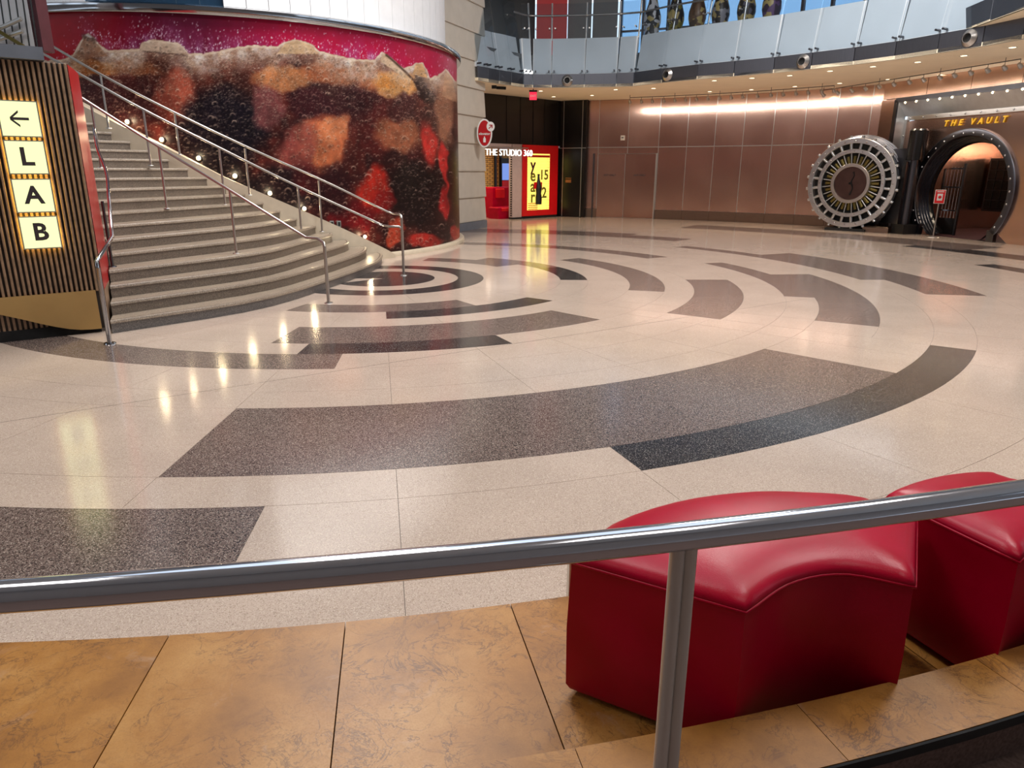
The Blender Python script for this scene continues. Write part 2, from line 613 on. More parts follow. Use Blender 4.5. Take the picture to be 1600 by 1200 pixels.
for (A0, A1, R) in (S1, S2, S3, S4):
    for (ra, rb) in zip(R[:-1], R[1:]):
        rm = (ra + rb) / 2
        iv = sorted((max(a0, A0), min(a1, A1), t) for (q0, q1, a0, a1, t) in BANDS if q0 - .02 < rm < q1 + .02 and min(a1, A1) - max(a0, A0) > .1)
        cells, cur = [], A0
        stepd = 60 if rm < 2 else (20 if rm < 5 else 10) if A1 <= -35 else (30 if rm < 5 else 20)
        for (a, b, t) in iv + [(A1, A1, None)]:
            if a - cur > .1:
                k0 = math.ceil((cur + .4 + 90.0) / stepd + 1e-6)
                cuts = [cur] + [c for c in [k * stepd - 90 + .45 for k in range(k0, k0 + 40)] if cur + 2 < c < a - 2] + [a]
                cells += [(p, q, 'cream') for p, q in zip(cuts[:-1], cuts[1:])]
            if t:
                cells.append((a, b, t))
            cur = max(cur, b)
        for (a, b, t) in cells:
            n = max(2, int((b - a) / (2.0 if rm > 3 else 5)) + 1)
            if rm < 1.9: n = max(n, 16)
            ga, gb = degrees(GAP / max(ra, .3)), degrees(GAP / rb)
            inn = [pol(ra + GAP, lerp(a + ga, b - ga, i / n)) for i in range(n + 1)]
            out = [pol(rb - GAP, lerp(a + gb, b - gb, i / n)) for i in range(n + 1)]
            MB().slab(inn, out, (0, 0, -.0045)).build('terrazzo_panel', M[t], floor)
p0, p1 = pol(6.66, -90.2), pol(7.24, -16)
d = (p1 - p0).normalized()
for (s0, s1) in ((-4.2, -.02), (.02, (p1 - p0).length)):
    a, b = p0 + d * s0, p0 + d * s1
    MB().box((a + b) / 2 + Vector((0, 0, .0002)), (b - a).length, .005, .0012, d, d.cross(Vector((0, 0, 1)))).build('divider_strip', M['grout'], floor)

# ------------------------------------------------------------------ unseen roof high over the lobby, opening added to let daylight in
roof = empty('ceiling', (0, 14, 11), kind='structure')
for (x0, x1, y0, y1) in ((-18, 20, -6, 5), (-18, -6, 5, 13), (8, 20, 5, 13), (-18, 20, 13, 36)):
    MB().box(((x0 + x1) / 2, (y0 + y1) / 2, 11.1), x1 - x0, y1 - y0, .2).build('roof_slab', M['roof'], roof)

for (nm, cx_, cy_, sx_, sy_) in (('wall_south_unseen', 1, -6.1, 38, .2), ('wall_west_unseen', -18.1, 15, .2, 42), ('wall_east_unseen', 20.1, 15, .2, 42)):  # unseen walls added to hold back sky light, south one left windowless
    wl = empty(nm, (cx_, cy_, 0), kind='structure')
    for (z0, z1) in ((-.1, 5.6), (9.2, 11.0)) if nm != 'wall_south_unseen' else ((-.1, 11.0),):
        MB().box((cx_, cy_, (z0 + z1) / 2), sx_, sy_, z1 - z0).build('wall_band', M['unseenwall'], wl)
    nq = 9
    for i in range(nq + 1 if nm != 'wall_south_unseen' else 0):
        t_ = i / nq - .5
        MB().box((cx_ + (sx_ * t_ if sx_ > 1 else 0), cy_ + (sy_ * t_ if sy_ > 1 else 0), 7.4), .5, .5, 3.6).build('window_pier', M['unseenwall'], wl)

# ------------------------------------------------------------------ drum with the drink mural
drum = empty('wall_drum', (DX, DY, 0), kind='structure')
g = MB().lathe([(DR - .02, 0), (DR - .02, 4.63)], (DX, DY, 0), (0, 0, 1), 96)
g.build('drum_wall', M['maroon'], drum, 40)
g = MB().lathe([(DR, 0), (6.04, 0), (6.04, .075), (6.02, .10), (DR, .10)], (DX, DY, 0), (0, 0, 1), 60, radians(-43), radians(60), (1, 0, 0))
g.build('base_kerb', M['kerb'], drum, 40)
g = MB().lathe([(DR - .02, 4.625), (6.0, 4.625), (6.02, 4.65), (6.02, 4.76), (5.98, 4.79), (5.6, 4.79)], (DX, DY, 0), (0, 0, 1), 110)
g.build('rim_trim', M['chrome'], drum, 40)
sp = [(-40.0, .08), (-41.7, .18), (-48.75, .55), (-59.3, 1.09), (-72.8, 1.76), (-82.7, 2.34), (-95.4, 3.04), (-104, 3.5)]
sp2 = []
for (a, b) in zip(sp[:-1], sp[1:]):
    sp2 += [(lerp(a[0], b[0], i / 6), lerp(a[1], b[1], i / 6)) for i in range(6)]
sp2.append(sp[-1])
g = MB()
i0 = [dpol(DR - .01, a, 0) for a, z in sp2]; i1 = [dpol(DR - .01, a, z) for a, z in sp2]
o0 = [dpol(6.2, a, 0) for a, z in sp2]; o1 = [dpol(6.2, a, z) for a, z in sp2]
g.strip(o0, o1).strip(i1, o1).strip([i0[0], i1[0]], [o0[0], o1[0]]).strip([i0[-1], i1[-1]], [o0[-1], o1[-1]])

# mural: a flat print wrapped on the drum, its picture worked out per grid point
PXA = [(54, -106.8), (100, -100.3), (150, -94), (200, -88.1), (250, -82.5), (300, -77), (350, -71.5), (400, -65.9), (450, -60), (500, -53.75), (550, -46.8), (600, -38.8), (650, -28.7), (680, -20.3), (700, -12.2), (710, -5.5), (714, -.3)]


def a2px(a):
    if a <= PXA[0][1]: return 54 + (a - PXA[0][1]) * 7
    for (x0, a0), (x1, a1) in zip(PXA[:-1], PXA[1:]):
        if a <= a1: return lerp(x0, x1, (a - a0) / (a1 - a0))
    return 714 + (a + .3) * 1.0


import numpy as np
rng = np.random.default_rng(5)
SX0, SX1, SY0, SY1, SS = 20, 780, 0, 440, 2.0        # picture area of the print, samples per unit
GW, GH = int((SX1 - SX0) * SS), int((SY1 - SY0) * SS)
gx, gy = np.meshgrid(SX0 + np.arange(GW) / SS, SY0 + np.arange(GH) / SS)


def vn(fx, fy, seed):
    """value noise on the picture grid, cell sizes fx, fy"""
    u, v = gx / fx, gy / fy
    t = np.random.default_rng(seed).random((256, 256))
    i, j = np.floor(u).astype(int), np.floor(v).astype(int)
    a, b = u - i, v - j
    a, b = a * a * (3 - 2 * a), b * b * (3 - 2 * b)
    i &= 255; j &= 255
    i2, j2 = (i + 1) & 255, (j + 1) & 255
    return (t[j, i] * (1 - a) + t[j, i2] * a) * (1 - b) + (t[j2, i] * (1 - a) + t[j2, i2] * a) * b


def fbm(f, seed, ax=1.0):
    return vn(f, f * ax, seed) * .5 + vn(f / 2, f * ax / 2, seed + 1) * .28 + vn(f / 4, f * ax / 4, seed + 2) * .22


def mixn(a, b, t):
    return a + (np.asarray(b, float) - a) * np.clip(t, 0, 1)[..., None]


FOAM = [(20, 100), (110, 92), (125, 84), (137, 68), (146, 55), (153, 52), (160, 58), (170, 72), (180, 79), (195, 78), (228, 76), (233, 65), (250, 62), (288, 67), (296, 74), (302, 84), (330, 83), (380, 73), (400, 71), (436, 73), (442, 70), (456, 64), (466, 62), (480, 64), (494, 70), (504, 79), (530, 87), (560, 92), (588, 94), (594, 86), (600, 81), (608, 84), (620, 97), (632, 107), (645, 103), (652, 98), (662, 98), (668, 110), (672, 122), (684, 118), (692, 112), (697, 107), (702, 112), (714, 128), (790, 122)]
fy = np.interp(gx, [p[0] for p in FOAM], [p[1] for p in FOAM])
dd = gy - fy + (vn(5, 5, 3) - .5) * 2.5
# above the foam: red with splashes
img = np.empty((GH, GW, 3)); img[:] = (168, 4, 20)
img = mixn(img, (106, 16, 50), (gx - 110) / 130 * (.7 + .6 * vn(60, 40, 4)))
img = mixn(img, (190, 6, 62), (gx - 330) / 130)
img *= (.92 + .16 * fbm(18, 6))[..., None]
spl = np.exp(-np.clip(-dd, 0, 200) / 22) * (.25 + .75 * np.exp(-((gx - 290) / 90) ** 2) + .7 * np.exp(-((gx - 565) / 45) ** 2) + .4 * np.exp(-((gx - 180) / 40) ** 2))
img = mixn(img, (176, 120, 170), spl * (fbm(10, 7, 2.2) - .32) * 1.7)
# below: dark drink
body = np.empty_like(img); body[:] = (42, 13, 14)
body = mixn(body, (96, 34, 28), (fbm(40, 21) - .44) * 3.4)
body = mixn(body, (112, 62, 40), np.exp(-np.clip(dd, 0, 300) / 34) * 1.1)
wx = (fbm(34, 31) - .5) * 46; wy = (fbm(34, 35) - .5) * 46
BL = [(150, 108, 46, 14, (166, 92, 34), .9, 0), (215, 108, 40, 14, (138, 76, 44), .8, 0), (200, 160, 90, 34, (50, 14, 16), .85, 0),
      (280, 148, 30, 44, (170, 82, 62), .97, .1), (262, 175, 18, 26, (128, 50, 40), .6, 0), (345, 200, 66, 60, (13, 9, 20), .97, -.1), (330, 262, 70, 26, (12, 7, 12), .9, .5),
      (445, 122, 46, 20, (186, 120, 74), .9, 0), (415, 168, 24, 34, (140, 76, 76), .8, .2), (540, 118, 70, 20, (160, 88, 52), .85, .1),
      (485, 166, 40, 24, (58, 10, 16), .9, .2), (500, 220, 44, 40, (206, 112, 70), .98, -.3), (520, 200, 26, 18, (226, 136, 88), .8, -.5), (455, 238, 26, 52, (156, 74, 66), .8, .5), (548, 236, 16, 44, (70, 22, 18), .85, .2),
      (562, 160, 34, 26, (50, 12, 14), .9, 0), (622, 130, 38, 18, (214, 138, 62), .97, .15), (608, 146, 22, 10, (236, 176, 110), .7, .3), (585, 205, 24, 44, (84, 24, 22), .85, .1),
      (618, 212, 34, 30, (160, 92, 62), .9, 0), (628, 172, 26, 22, (52, 18, 18), .9, 0), (664, 142, 9, 30, (30, 12, 10), .95, -.35),
      (694, 165, 16, 62, (164, 106, 78), .92, 0), (666, 232, 15, 40, (196, 46, 40), .97, 0), (645, 262, 16, 30, (70, 12, 16), .9, 0),
      (640, 304, 44, 50, (18, 5, 8), .96, 0), (576, 296, 22, 36, (188, 40, 28), .97, .2), (590, 318, 18, 20, (120, 16, 18), .8, 0), (540, 342, 40, 20, (108, 10, 18), .9, 0), (515, 300, 30, 40, (40, 8, 12), .9, 0),
      (608, 366, 11, 24, (206, 74, 48), .9, .3), (655, 378, 26, 12, (182, 40, 32), .9, 0), (692, 262, 8, 40, (206, 44, 42), .95, -.1), (690, 320, 12, 24, (190, 30, 34), .9, 0),
      (703, 330, 8, 70, (52, 12, 14), .75, 0), (708, 374, 12, 16, (186, 44, 42), .9, 0), (430, 300, 60, 40, (14, 6, 12), .92, 0), (470, 280, 24, 26, (74, 14, 18), .7, 0), (560, 392, 40, 14, (30, 8, 10), .9, 0)]
for (bx, by, rx, ry, rgb, st_, rot) in BL:
    ux, uy = gx + wx * .55 - bx, gy + wy * .55 - by
    c_, s_ = cos(rot), sin(rot)
    q = ((ux * c_ + uy * s_) / rx) ** 2 + ((-ux * s_ + uy * c_) / ry) ** 2
    tex = (.66 + .66 * fbm(22, int(bx * 7 + by), 1.5)) * (.82 + .36 * fbm(5, int(bx * 3 + by), 1.2))
    col = np.asarray(rgb, float)[None, None] * tex[..., None]
    body = body + (col - body) * (np.clip((1.4 - q) * 1.25, 0, 1) * st_ * .97)[..., None]
# foam
fo = mixn(np.full_like(img, 1.0) * (214, 190, 166), (252, 248, 244), (fbm(7, 51) - .3) * 2.2)
thick = 27 + 24 * vn(50, 50, 5)
ff = np.clip(1.15 - dd / thick, 0, 1) * np.clip(.55 + 1.1 * (fbm(11, 61) - .35), 0, 1)
body = body + (fo - body) * ff[..., None]
fine = (rng.random((GH, GW)) - .5)
body *= (1 + fine * .34 * np.clip(1.2 - dd / 120, .25, 1))[..., None]
spark = (rng.random((GH, GW)) > .90) & (np.abs(fbm(5, 91) - .5) < .3)
body = mixn(body, (244, 222, 204), spark * np.clip(1.25 - dd / 150, .12, 1) * rng.random((GH, GW)) * .75)
edge = np.exp(-((dd - 2.0) / 1.6) ** 2)
body = mixn(body, (236, 214, 186), edge * .75)
img = np.where((dd > 0)[..., None], body, img)
# ice pieces breaking the surface
def poly_tint(pts, rgb, a_):
    global img
    m_ = np.ones((GH, GW), bool)
    for (x0, y0), (x1, y1) in zip(pts, pts[1:] + pts[:1]):
        m_ &= ((x1 - x0) * (gy - y0) - (y1 - y0) * (gx - x0)) >= 0
    tex = .75 + .5 * fbm(8, 77, .5)
    img = np.where(m_[..., None], img + (np.asarray(rgb) * tex[..., None] - img) * a_, img)
poly_tint([(233, 66), (289, 69), (297, 84), (229, 80)], (206, 180, 156), .8)
poly_tint([(438, 84), (452, 68), (470, 63), (492, 71), (503, 84)], (214, 178, 132), .75)
poly_tint([(597, 96), (601, 83), (610, 88), (646, 122), (640, 128)], (224, 196, 160), .7)
poly_tint([(646, 116), (652, 100), (661, 100), (668, 122)], (222, 170, 112), .8)
poly_tint([(690, 150), (697, 109), (708, 124), (714, 160)], (206, 160, 124), .7)
poly_tint([(126, 92), (147, 57), (158, 60), (178, 88)], (150, 100, 70), .7)


def stroke(p, q, w_, rgb, a_):
    global img
    p, q = np.array(p, float), np.array(q, float)
    d_ = q - p
    t = np.clip(((gx - p[0]) * d_[0] + (gy - p[1]) * d_[1]) / (d_ @ d_), 0, 1)
    r_ = np.hypot(gx - p[0] - t * d_[0], gy - p[1] - t * d_[1])
    img = mixn(img, rgb, np.clip(1.3 - r_ / w_, 0, 1) * a_)


stroke((606, 86), (652, 130), 2.0, (60, 34, 24), .85)
stroke((652, 130), (664, 160), 3.0, (40, 18, 14), .8)
stroke((235, 80), (300, 87), 1.3, (70, 50, 44), .7)
stroke((146, 57), (160, 62), 5, (70, 40, 32), .7)
stroke((150, 55), (156, 58), 2, (226, 222, 222), .8)


def ringmark(cx_, cy_, r_, a_, dark):
    x0, x1 = int((cx_ - r_ - 2 - SX0) * SS), int((cx_ + r_ + 2 - SX0) * SS) + 1
    y0, y1 = int((cy_ - r_ - 2 - SY0) * SS), int((cy_ + r_ + 2 - SY0) * SS) + 1
    if x0 < 0 or y0 < 0 or x1 >= GW or y1 >= GH: return
    X, Y = gx[y0:y1, x0:x1] - cx_, gy[y0:y1, x0:x1] - cy_
    R_ = np.hypot(X, Y)
    w_ = max(.55, r_ * .22)
    top_ = np.clip(.35 - .85 * Y / max(r_, .1), .05, 1)
    ring_ = np.exp(-((R_ - r_) / w_) ** 2) * top_ * a_
    ins = np.clip(1.1 - R_ / r_, 0, 1) * dark
    blk = img[y0:y1, x0:x1]
    blk = blk * (1 - ins[..., None] * .55)
    blk = blk + (np.array((246, 214, 190)) - blk) * np.clip(ring_, 0, 1)[..., None]
    img[y0:y1, x0:x1] = blk


for _ in range(9000):
    bx = rng.uniform(100, 716); t = rng.random()
    by = np.interp(bx, [p[0] for p in FOAM], [p[1] for p in FOAM]) + 8 + 300 * t ** 1.25
    if by > 405: continue
    lum = img[int((by - SY0) * SS), int((bx - SX0) * SS)].sum()
    r_ = min(5.0, .5 + rng.exponential(.55))
    if lum < 90: r_ *= 1.35
    sq = .55 if bx > 690 else 1
    ringmark(bx, by, r_ * sq, rng.uniform(.12, .55) * (.8 if lum < 90 else 1) * (1.5 if r_ > 3 else 1), .45)
for _ in range(2200):
    bx = rng.uniform(60, 714)
    fyb = np.interp(bx, [p[0] for p in FOAM], [p[1] for p in FOAM])
    by = fyb - 2 - rng.exponential(14)
    if by < 12: continue
    env = .25 + .9 * np.exp(-((bx - 290) / 90) ** 2) + .7 * np.exp(-((bx - 565) / 50) ** 2) + .4 * np.exp(-((bx - 175) / 40) ** 2)
    if rng.random() > env: continue
    L_ = rng.uniform(.6, 2.8); 
    xi, yi = int((bx - SX0) * SS), int((by - SY0) * SS)
    n_ = int(L_ * SS) + 1
    k_ = rng.uniform(.3, .95)
    img[yi:yi + n_, xi:xi + 1 + (rng.random() > .5)] += (np.array((244, 216, 236)) - img[yi:yi + n_, xi:xi + 1 + (rng.random() > .5)][:, :1]) * k_
img = np.clip(img * .85, 0, 255)
NA, NZ = 900, 300
AN0, AN1, ZM0, ZM1 = -110., 40., .08, 4.625
AA = np.linspace(AN0, AN1, NA + 1); ZZ = np.linspace(ZM0, ZM1, NZ + 1)
AG, ZG = np.meshgrid(AA, ZZ)
VX, VY = DX + (DR + .004) * np.cos(np.radians(AG)), DY + (DR + .004) * np.sin(np.radians(AG))
# where each print point sits in the picture: across by angle, up by height; foreshortening of the drum evened out
px_ = np.interp(np.clip(AG, -106.8, -.3), [p[1] for p in PXA], [p[0] for p in PXA]) + np.where(AG > -.3, -(AG + .3) * 5, 0)
AV = np.minimum(AG, -.3)
PXv, PYv = DX + DR * np.cos(np.radians(AV)), DY + DR * np.sin(np.radians(AV))
dz_ = PXv * fw.x + PYv * fw.y + (ZG - H) * fw.z
dy_ = PXv * up.x + PYv * up.y + (ZG - H) * up.z
py_ = 600 - F * dy_ / dz_
ui = np.clip((px_ - SX0) * SS, 0, GW - 2); vi = np.clip((py_ - SY0) * SS, 0, GH - 2)
i_, j_ = ui.astype(int), vi.astype(int)
fa, fb = (ui - i_)[..., None], (vi - j_)[..., None]
colr = (img[j_, i_] * (1 - fa) + img[j_, i_ + 1] * fa) * (1 - fb) + (img[j_ + 1, i_] * (1 - fa) + img[j_ + 1, i_ + 1] * fa) * fb
cl_ = colr / 255
cl_ = np.where(cl_ <= .04045, cl_ / 12.92, ((cl_ + .055) / 1.055) ** 2.4)
cols = np.concatenate([cl_, np.ones(cl_.shape[:2] + (1,))], -1).reshape(-1).astype(np.float32)
vs = np.stack([VX, VY, ZG], -1).reshape(-1, 3)
q_ = (np.arange(NZ)[:, None] * (NA + 1) + np.arange(NA)[None]).reshape(-1)
fs = np.stack([q_, q_ + 1, q_ + NA + 2, q_ + NA + 1], -1)
me = bpy.data.meshes.new('mural_print')
me.vertices.add(len(vs)); me.vertices.foreach_set('co', vs.reshape(-1).astype(np.float32))
me.loops.add(fs.size); me.loops.foreach_set('vertex_index', fs.reshape(-1).astype(np.int32))
me.polygons.add(len(fs)); me.polygons.foreach_set('loop_start', np.arange(len(fs), dtype=np.int32) * 4)
me.update(calc_edges=True)
at = me.color_attributes.new('print', 'FLOAT_COLOR', 'POINT')
at.data.foreach_set('color', cols)
me.polygons.foreach_set('use_smooth', [True] * len(me.polygons))
k = NT('drink_mural_print')
at_n = k.n('ShaderNodeVertexColor', layer_name='print')
k.set(Base_Color=at_n.outputs['Color'], Roughness=k.math('MULTIPLY_ADD', k.noise(3, 2), .08, .3))
k.b.inputs['Specular IOR Level'].default_value = .2
me.materials.append(k.m)
mo = bpy.data.objects.new('mural', me)
COL.objects.link(mo)
tag(mo, 'huge curved mural print of dark fizzy drink with ice and foam wrapped round the drum', 'mural')

# upper cladding and glass above the drum
for i in range(34):
    a = -112 + i * 4.2
    R = 5.62
    mat = M['blueglass'] if -97 < a < -70 else M['whitepanel']
    A = [dpol(R, lerp(a + .06, a + 4.14, t / 3), 4.80) for t in range(4)]
    B = [dpol(R, lerp(a + .06, a + 4.14, t / 3), 7.6) for t in range(4)]
    nrm = dpol(1, a + 2.1) - Vector((DX, DY, 0))
    MB().slab(A, B, -nrm * .03).build('clad_panel', mat, drum)
MB().lathe([(5.5, 4.7), (5.5, 7.6)], (DX, DY, 0), (0, 0, 1), 60).build('cladding_backing', M['greypanel'], drum, 40)

# ------------------------------------------------------------------ staircase
stairs = empty('staircase', (-4.9, 10.5, 0), 'wide curved granite staircase fanning out at the foot and climbing round the mural drum', 'staircase')
g.build('stringer', M['kerb'], stairs, 30)
RI = .16
NOSE = {1: [(-4.83, 8.35), (-3.61, 9.89), (-3.06, 11.85), (-2.72, 14.0), (-2.78, 15.3), (-2.95, 15.83)],
        2: [(-4.97, 8.66), (-3.77, 10.39), (-3.33, 12.0), (-3.02, 14.2), (-3.10, 15.25), (-3.25, 15.55)],
        3: [(-5.13, 8.99), (-3.90, 10.74), (-3.56, 12.6), (-3.36, 14.4), (-3.43, 15.05), (-3.52, 15.28)],
        4: [(-5.26, 9.25), (-4.07, 11.34), (-3.84, 13.2), (-3.70, 14.6), (-3.77, 15.08)],
        5: [(-5.48, 9.69), (-4.30, 12.1), (-4.08, 14.0), (-4.06, 14.93)],
        6: [(-5.67, 10.03), (-4.55, 12.71), (-4.38, 14.76)],
        7: [(-5.93, 10.37), (-4.86, 12.9), (-4.66, 14.6)]}
NS = 22
for kk in range(8, NS + 2):
    L = {8: Vector((-6.13, 10.73, 0)), 9: Vector((-6.33, 11.1, 0))}.get(kk) or dpol(8.65, -84.6 - 3 * (kk - 10))
    R_ = dpol(6.19, -45.5 - 3 * (kk - 1))
    NOSE[kk] = [(L.x, L.y), tuple(((L + R_) / 2)[:2]), (R_.x, R_.y)]
NP = 18
nose = {kk: smooth_path([Vector((p[0], p[1], 0)) for p in v], NP) for kk, v in NOSE.items()}
for kk in range(1, NS + 1):
    fr, bk = nose[kk], nose[kk + 1]
    z = RI * kk
    rim, rin, ins, bck = [], [], [], []
    for i in range(NP):
        d = (bk[i] - fr[i])
        d = d.normalized() if d.length > 1e-4 else Vector((-1, 0, 0))
        rim.append(fr[i]); ins.append(fr[i] + d * .022)
        bck.append(bk[i] + d * .06)
    T = lambda P, zz: [Vector((p.x, p.y, zz)) for p in P]
    tr = MB()
    lip = [p + (q - p) * .35 for p, q in zip(rim, ins)]
    tr.strip(T(rim, z - .012), T(lip, z)).strip(T(lip, z), T(bck, z)).strip(T(rim, z - .04), T(rim, z - .012)).strip(T(ins, z - .04), T(rim, z - .04))
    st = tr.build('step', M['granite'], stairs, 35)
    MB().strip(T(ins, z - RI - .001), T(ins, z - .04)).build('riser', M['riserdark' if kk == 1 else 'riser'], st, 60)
    # thin dark line let into the tread just behind the nose
    gl1 = [p + (q - p) * 2.2 for p, q in zip(rim, ins)]; gl2 = [p + (q - p) * 2.9 for p, q in zip(rim, ins)]
    MB().slab(T(gl1, z + .0006), T(gl2, z + .0006), (0, 0, -.003)).build('nose_line', M['grout'], st)


# ------------------------------------------------------------------ stair handrails
def post(parent, base, top, r=.019, plate=True, mat=None):
    g = MB().tube([base, top], r, 10)
    if plate:
        g.lathe([(.001, 0.012), (.05, .012), (.055, 0), (.001, 0)], base, (0, 0, 1), 14)
    return g.build('post', mat or M['steel'], parent, 40)


RA = .022
hr = empty('stair_handrail', on_z(631, 430), 'pair of long steel handrails beside the mural sharing one newel on the black floor disc', 'handrail', 'steel handrails of the staircase')
nb = on_z(631, 430)
u1 = [on_cyl(x, y, DX, DY, 6.36) for (x, y) in ((75, 68), (157, 116), (271, 175), (389, 231), (500, 280), (606, 331))]
up_path = [Vector((-9.3, 13.95, 4.1))] + smooth_path(u1, 24) + [on_cyl(616, 334, DX, DY, 6.5), Vector((nb.x - .06, nb.y + .1, 1.12)), Vector((nb.x - .01, nb.y + .02, 1.10)), Vector((nb.x, nb.y, 1.0)), nb]
MB().tube(up_path[:-2] + [Vector((nb.x, nb.y, 1.05))], RA, 10).build('upper_rail', M['steel'], hr, 60)
l1 = [on_cyl(x, y, DX, DY, 6.9) for (x, y) in ((60, 80), (118, 112), (222, 170), (343, 231), (465, 291), (598, 352))]
MB().tube([Vector((-9.0, 13.3, 3.9))] + smooth_path(l1, 24) + [Vector((nb.x - .22, nb.y + .0, .90)), Vector((nb.x - .05, nb.y, .90)), Vector((nb.x - .005, nb.y, .86))], RA, 10).build('lower_rail', M['steel'], hr, 60)
MB().tube([nb, Vector((nb.x, nb.y, 1.06))], .024, 12).lathe([(.001, .014), (.06, .014), (.066, 0), (.001, 0)], nb, (0, 0, 1), 16).build('newel', M['steel'], hr, 40)
for (bx, by, R, tx, ty) in ((503.5, 362, 6.36, 499, 282), (390, 305, 6.36, 389, 232), (281, 242, 6.36, 271, 176), (170, 201, 6.36, 157, 117)):
    b = on_cyl(bx, by, DX, DY, R); t = on_cyl(tx, ty, DX, DY, R)
    post(hr, b, Vector((b.x, b.y, t.z)))
for (bx, by, R, tx, ty) in ((472, 376, 6.9, 465, 292), (352, 320, 6.9, 343, 232), (236, 259, 6.9, 222, 171)):
    b = on_cyl(bx, by, DX, DY, R); t = on_cyl(tx, ty, DX, DY, R)
    post(hr, b, Vector((b.x, b.y, t.z)))
nb = on_z(513.5, 473.5)
hr = empty('stair_handrail', nb, 'steel handrail up the middle of the stairs from a newel on the brown floor band', 'handrail', 'steel handrails of the staircase')
b1, b2 = Vector((-4.34, 11.24, .64)), Vector((-5.71, 12.02, 1.28))
b3 = on_z(142.5, 162.5, 2.88); b3.z = 1.92
tops = [Vector((b3.x, b3.y, 2.88)), Vector((b2.x, b2.y, 2.25)), Vector((b1.x, b1.y, 1.60))]
pth = [tops[0] + (tops[0] - tops[1]) * .5] + tops + [on_z(478, 371, .93), on_z(497, 373, .92), Vector((nb.x - .01, nb.y, .885)), Vector((nb.x, nb.y, .80))]
MB().tube(smooth_path(pth[:5], 18) + pth[5:], RA, 10).build('rail', M['steel'], hr, 60)
MB().tube([nb, Vector((nb.x, nb.y, .84))], .024, 12).lathe([(.001, .014), (.06, .014), (.066, 0), (.001, 0)], nb, (0, 0, 1), 16).build('newel', M['steel'], hr, 40)
for b, t in zip((b3, b2, b1), tops):
    post(hr, b, t)
nb = on_z(172, 537)
hr = empty('stair_handrail', nb, 'short steel handrail curling up behind the slatted kiosk from a newel at its corner', 'handrail', 'steel handrails of the staircase')
Ls = [Vector((NOSE[q][0][0], NOSE[q][0][1], RI * q)) for q in range(1, 12)]
off = Vector((.12, .05, .9))
pth = [nb + Vector((0, 0, .84)), nb + Vector((-.005, .01, .93)), nb + Vector((.0, .06, .965)), Ls[1] + Vector((.13, .04, .80))] + [Ls[q] + off for q in (3, 5, 7, 9)]
MB().tube(pth[:3] + smooth_path(pth[3:], 16), RA, 10).build('rail', M['chrome'], hr, 60)
MB().tube([nb, nb + Vector((0, 0, .86))], .026, 12).lathe([(.001, .014), (.06, .014), (.066, 0), (.001, 0)], nb, (0, 0, 1), 16).build('newel', M['chrome'], hr, 40)
bq = on_z(176, 417, .64)
post(hr, bq, Vector((bq.x, bq.y, 1.5)), mat=M['gun'])

# small lamps along the stringer
for i, (x, y) in enumerate(((198, 190), (252, 218), (310, 247), (367, 275), (422, 302), (476, 326), (571, 370))):
    P = on_cyl(x, y, DX, DY, 5.99)
    n_ = (P - Vector((DX, DY, P.z))).normalized()
    wh = ('topmost', 'second from the top', 'third from the top', 'fourth from the top', 'fifth from the top', 'sixth from the top', 'lowest')[i]
    e = empty('stair_lamp', P - n_ * .07, 'tiny glowing stair lamp on the mural foot, %s of the seven' % wh, 'lamp', 'small lamps along the mural foot')
    MB().lathe([(.001, .0), (.05, 0), (.05, .06), (.04, .065)], P - n_ * .075, n_, 12).build('housing', M['steel'], e, 40)
    MB().ball(P - n_ * .012, .032, 10, 6).build('bulb', M['bulb'], e, 180)
    lamp('stair_lamp_light', 'POINT', P + n_ * .12 + Vector((0, 0, .03)), P, 5, (1, .8, .5), shadow_soft_size=.03)

for (x, y, wh) in ((518.5, 350, 'left'), (529.5, 350, 'right')):
    P = on_cyl(x, y, DX, DY, 5.93)
    n_ = (P - Vector((DX, DY, P.z))).normalized(); t_ = Vector((-n_.y, n_.x, 0))
    e = empty('wall_outlet', P, 'small grey outlet plate low on the mural above the stairs, %s of the two' % wh, 'outlet', 'outlet plates on the mural')
    MB().bevbox(P, .09, .13, .03, .006, t_, (0, 0, 1), n_).build('plate', M['greypanel'], e)
    MB().box(P + n_ * .016, .05, .006, .08, t_, n_).build('socket', M['void'], e)

# ------------------------------------------------------------------ slatted kiosk with the letter signs
KA = Vector((-5.02, 8.47, 0)); KU = Vector((-.806, -.592, 0)).normalized(); KN = Vector((-KU.y, KU.x, 0))
if KN.dot(Vector((0, 0, 0)) - KA) < 0: KN = -KN
kio = empty('kiosk', KA + KU * 1.2, 'wood-slatted kiosk wall with gold base band and red side beside the stairs', 'kiosk')
kp = lambda s, z, o=0.: KA + KU * s + KN * o + Vector((0, 0, z))
g = MB().box(kp(1.555, 1.53, -.09), 3.31, .1, 2.98, KU, KN)
g.build('backing', M['woodback'], kio)
for i in range(-2, 62):
    s = .03 + i * .0515
    c = kp(s, 1.76, -.015)
    MB().bevbox(c, .027, 2.52, .045, .006, KU, (0, 0, 1), KU.cross(Vector((0, 0, 1))) if KU.cross(Vector((0, 0, 1))).dot(KN) > 0 else -KU.cross(Vector((0, 0, 1)))).build('slat', M['wood'], kio)
for i in range(40):
    s = .55 + i * .0515
    MB().box(kp(s, .27, -.03), .026, .02, .36, KU, KN).build('slat', M['wood'], kio)
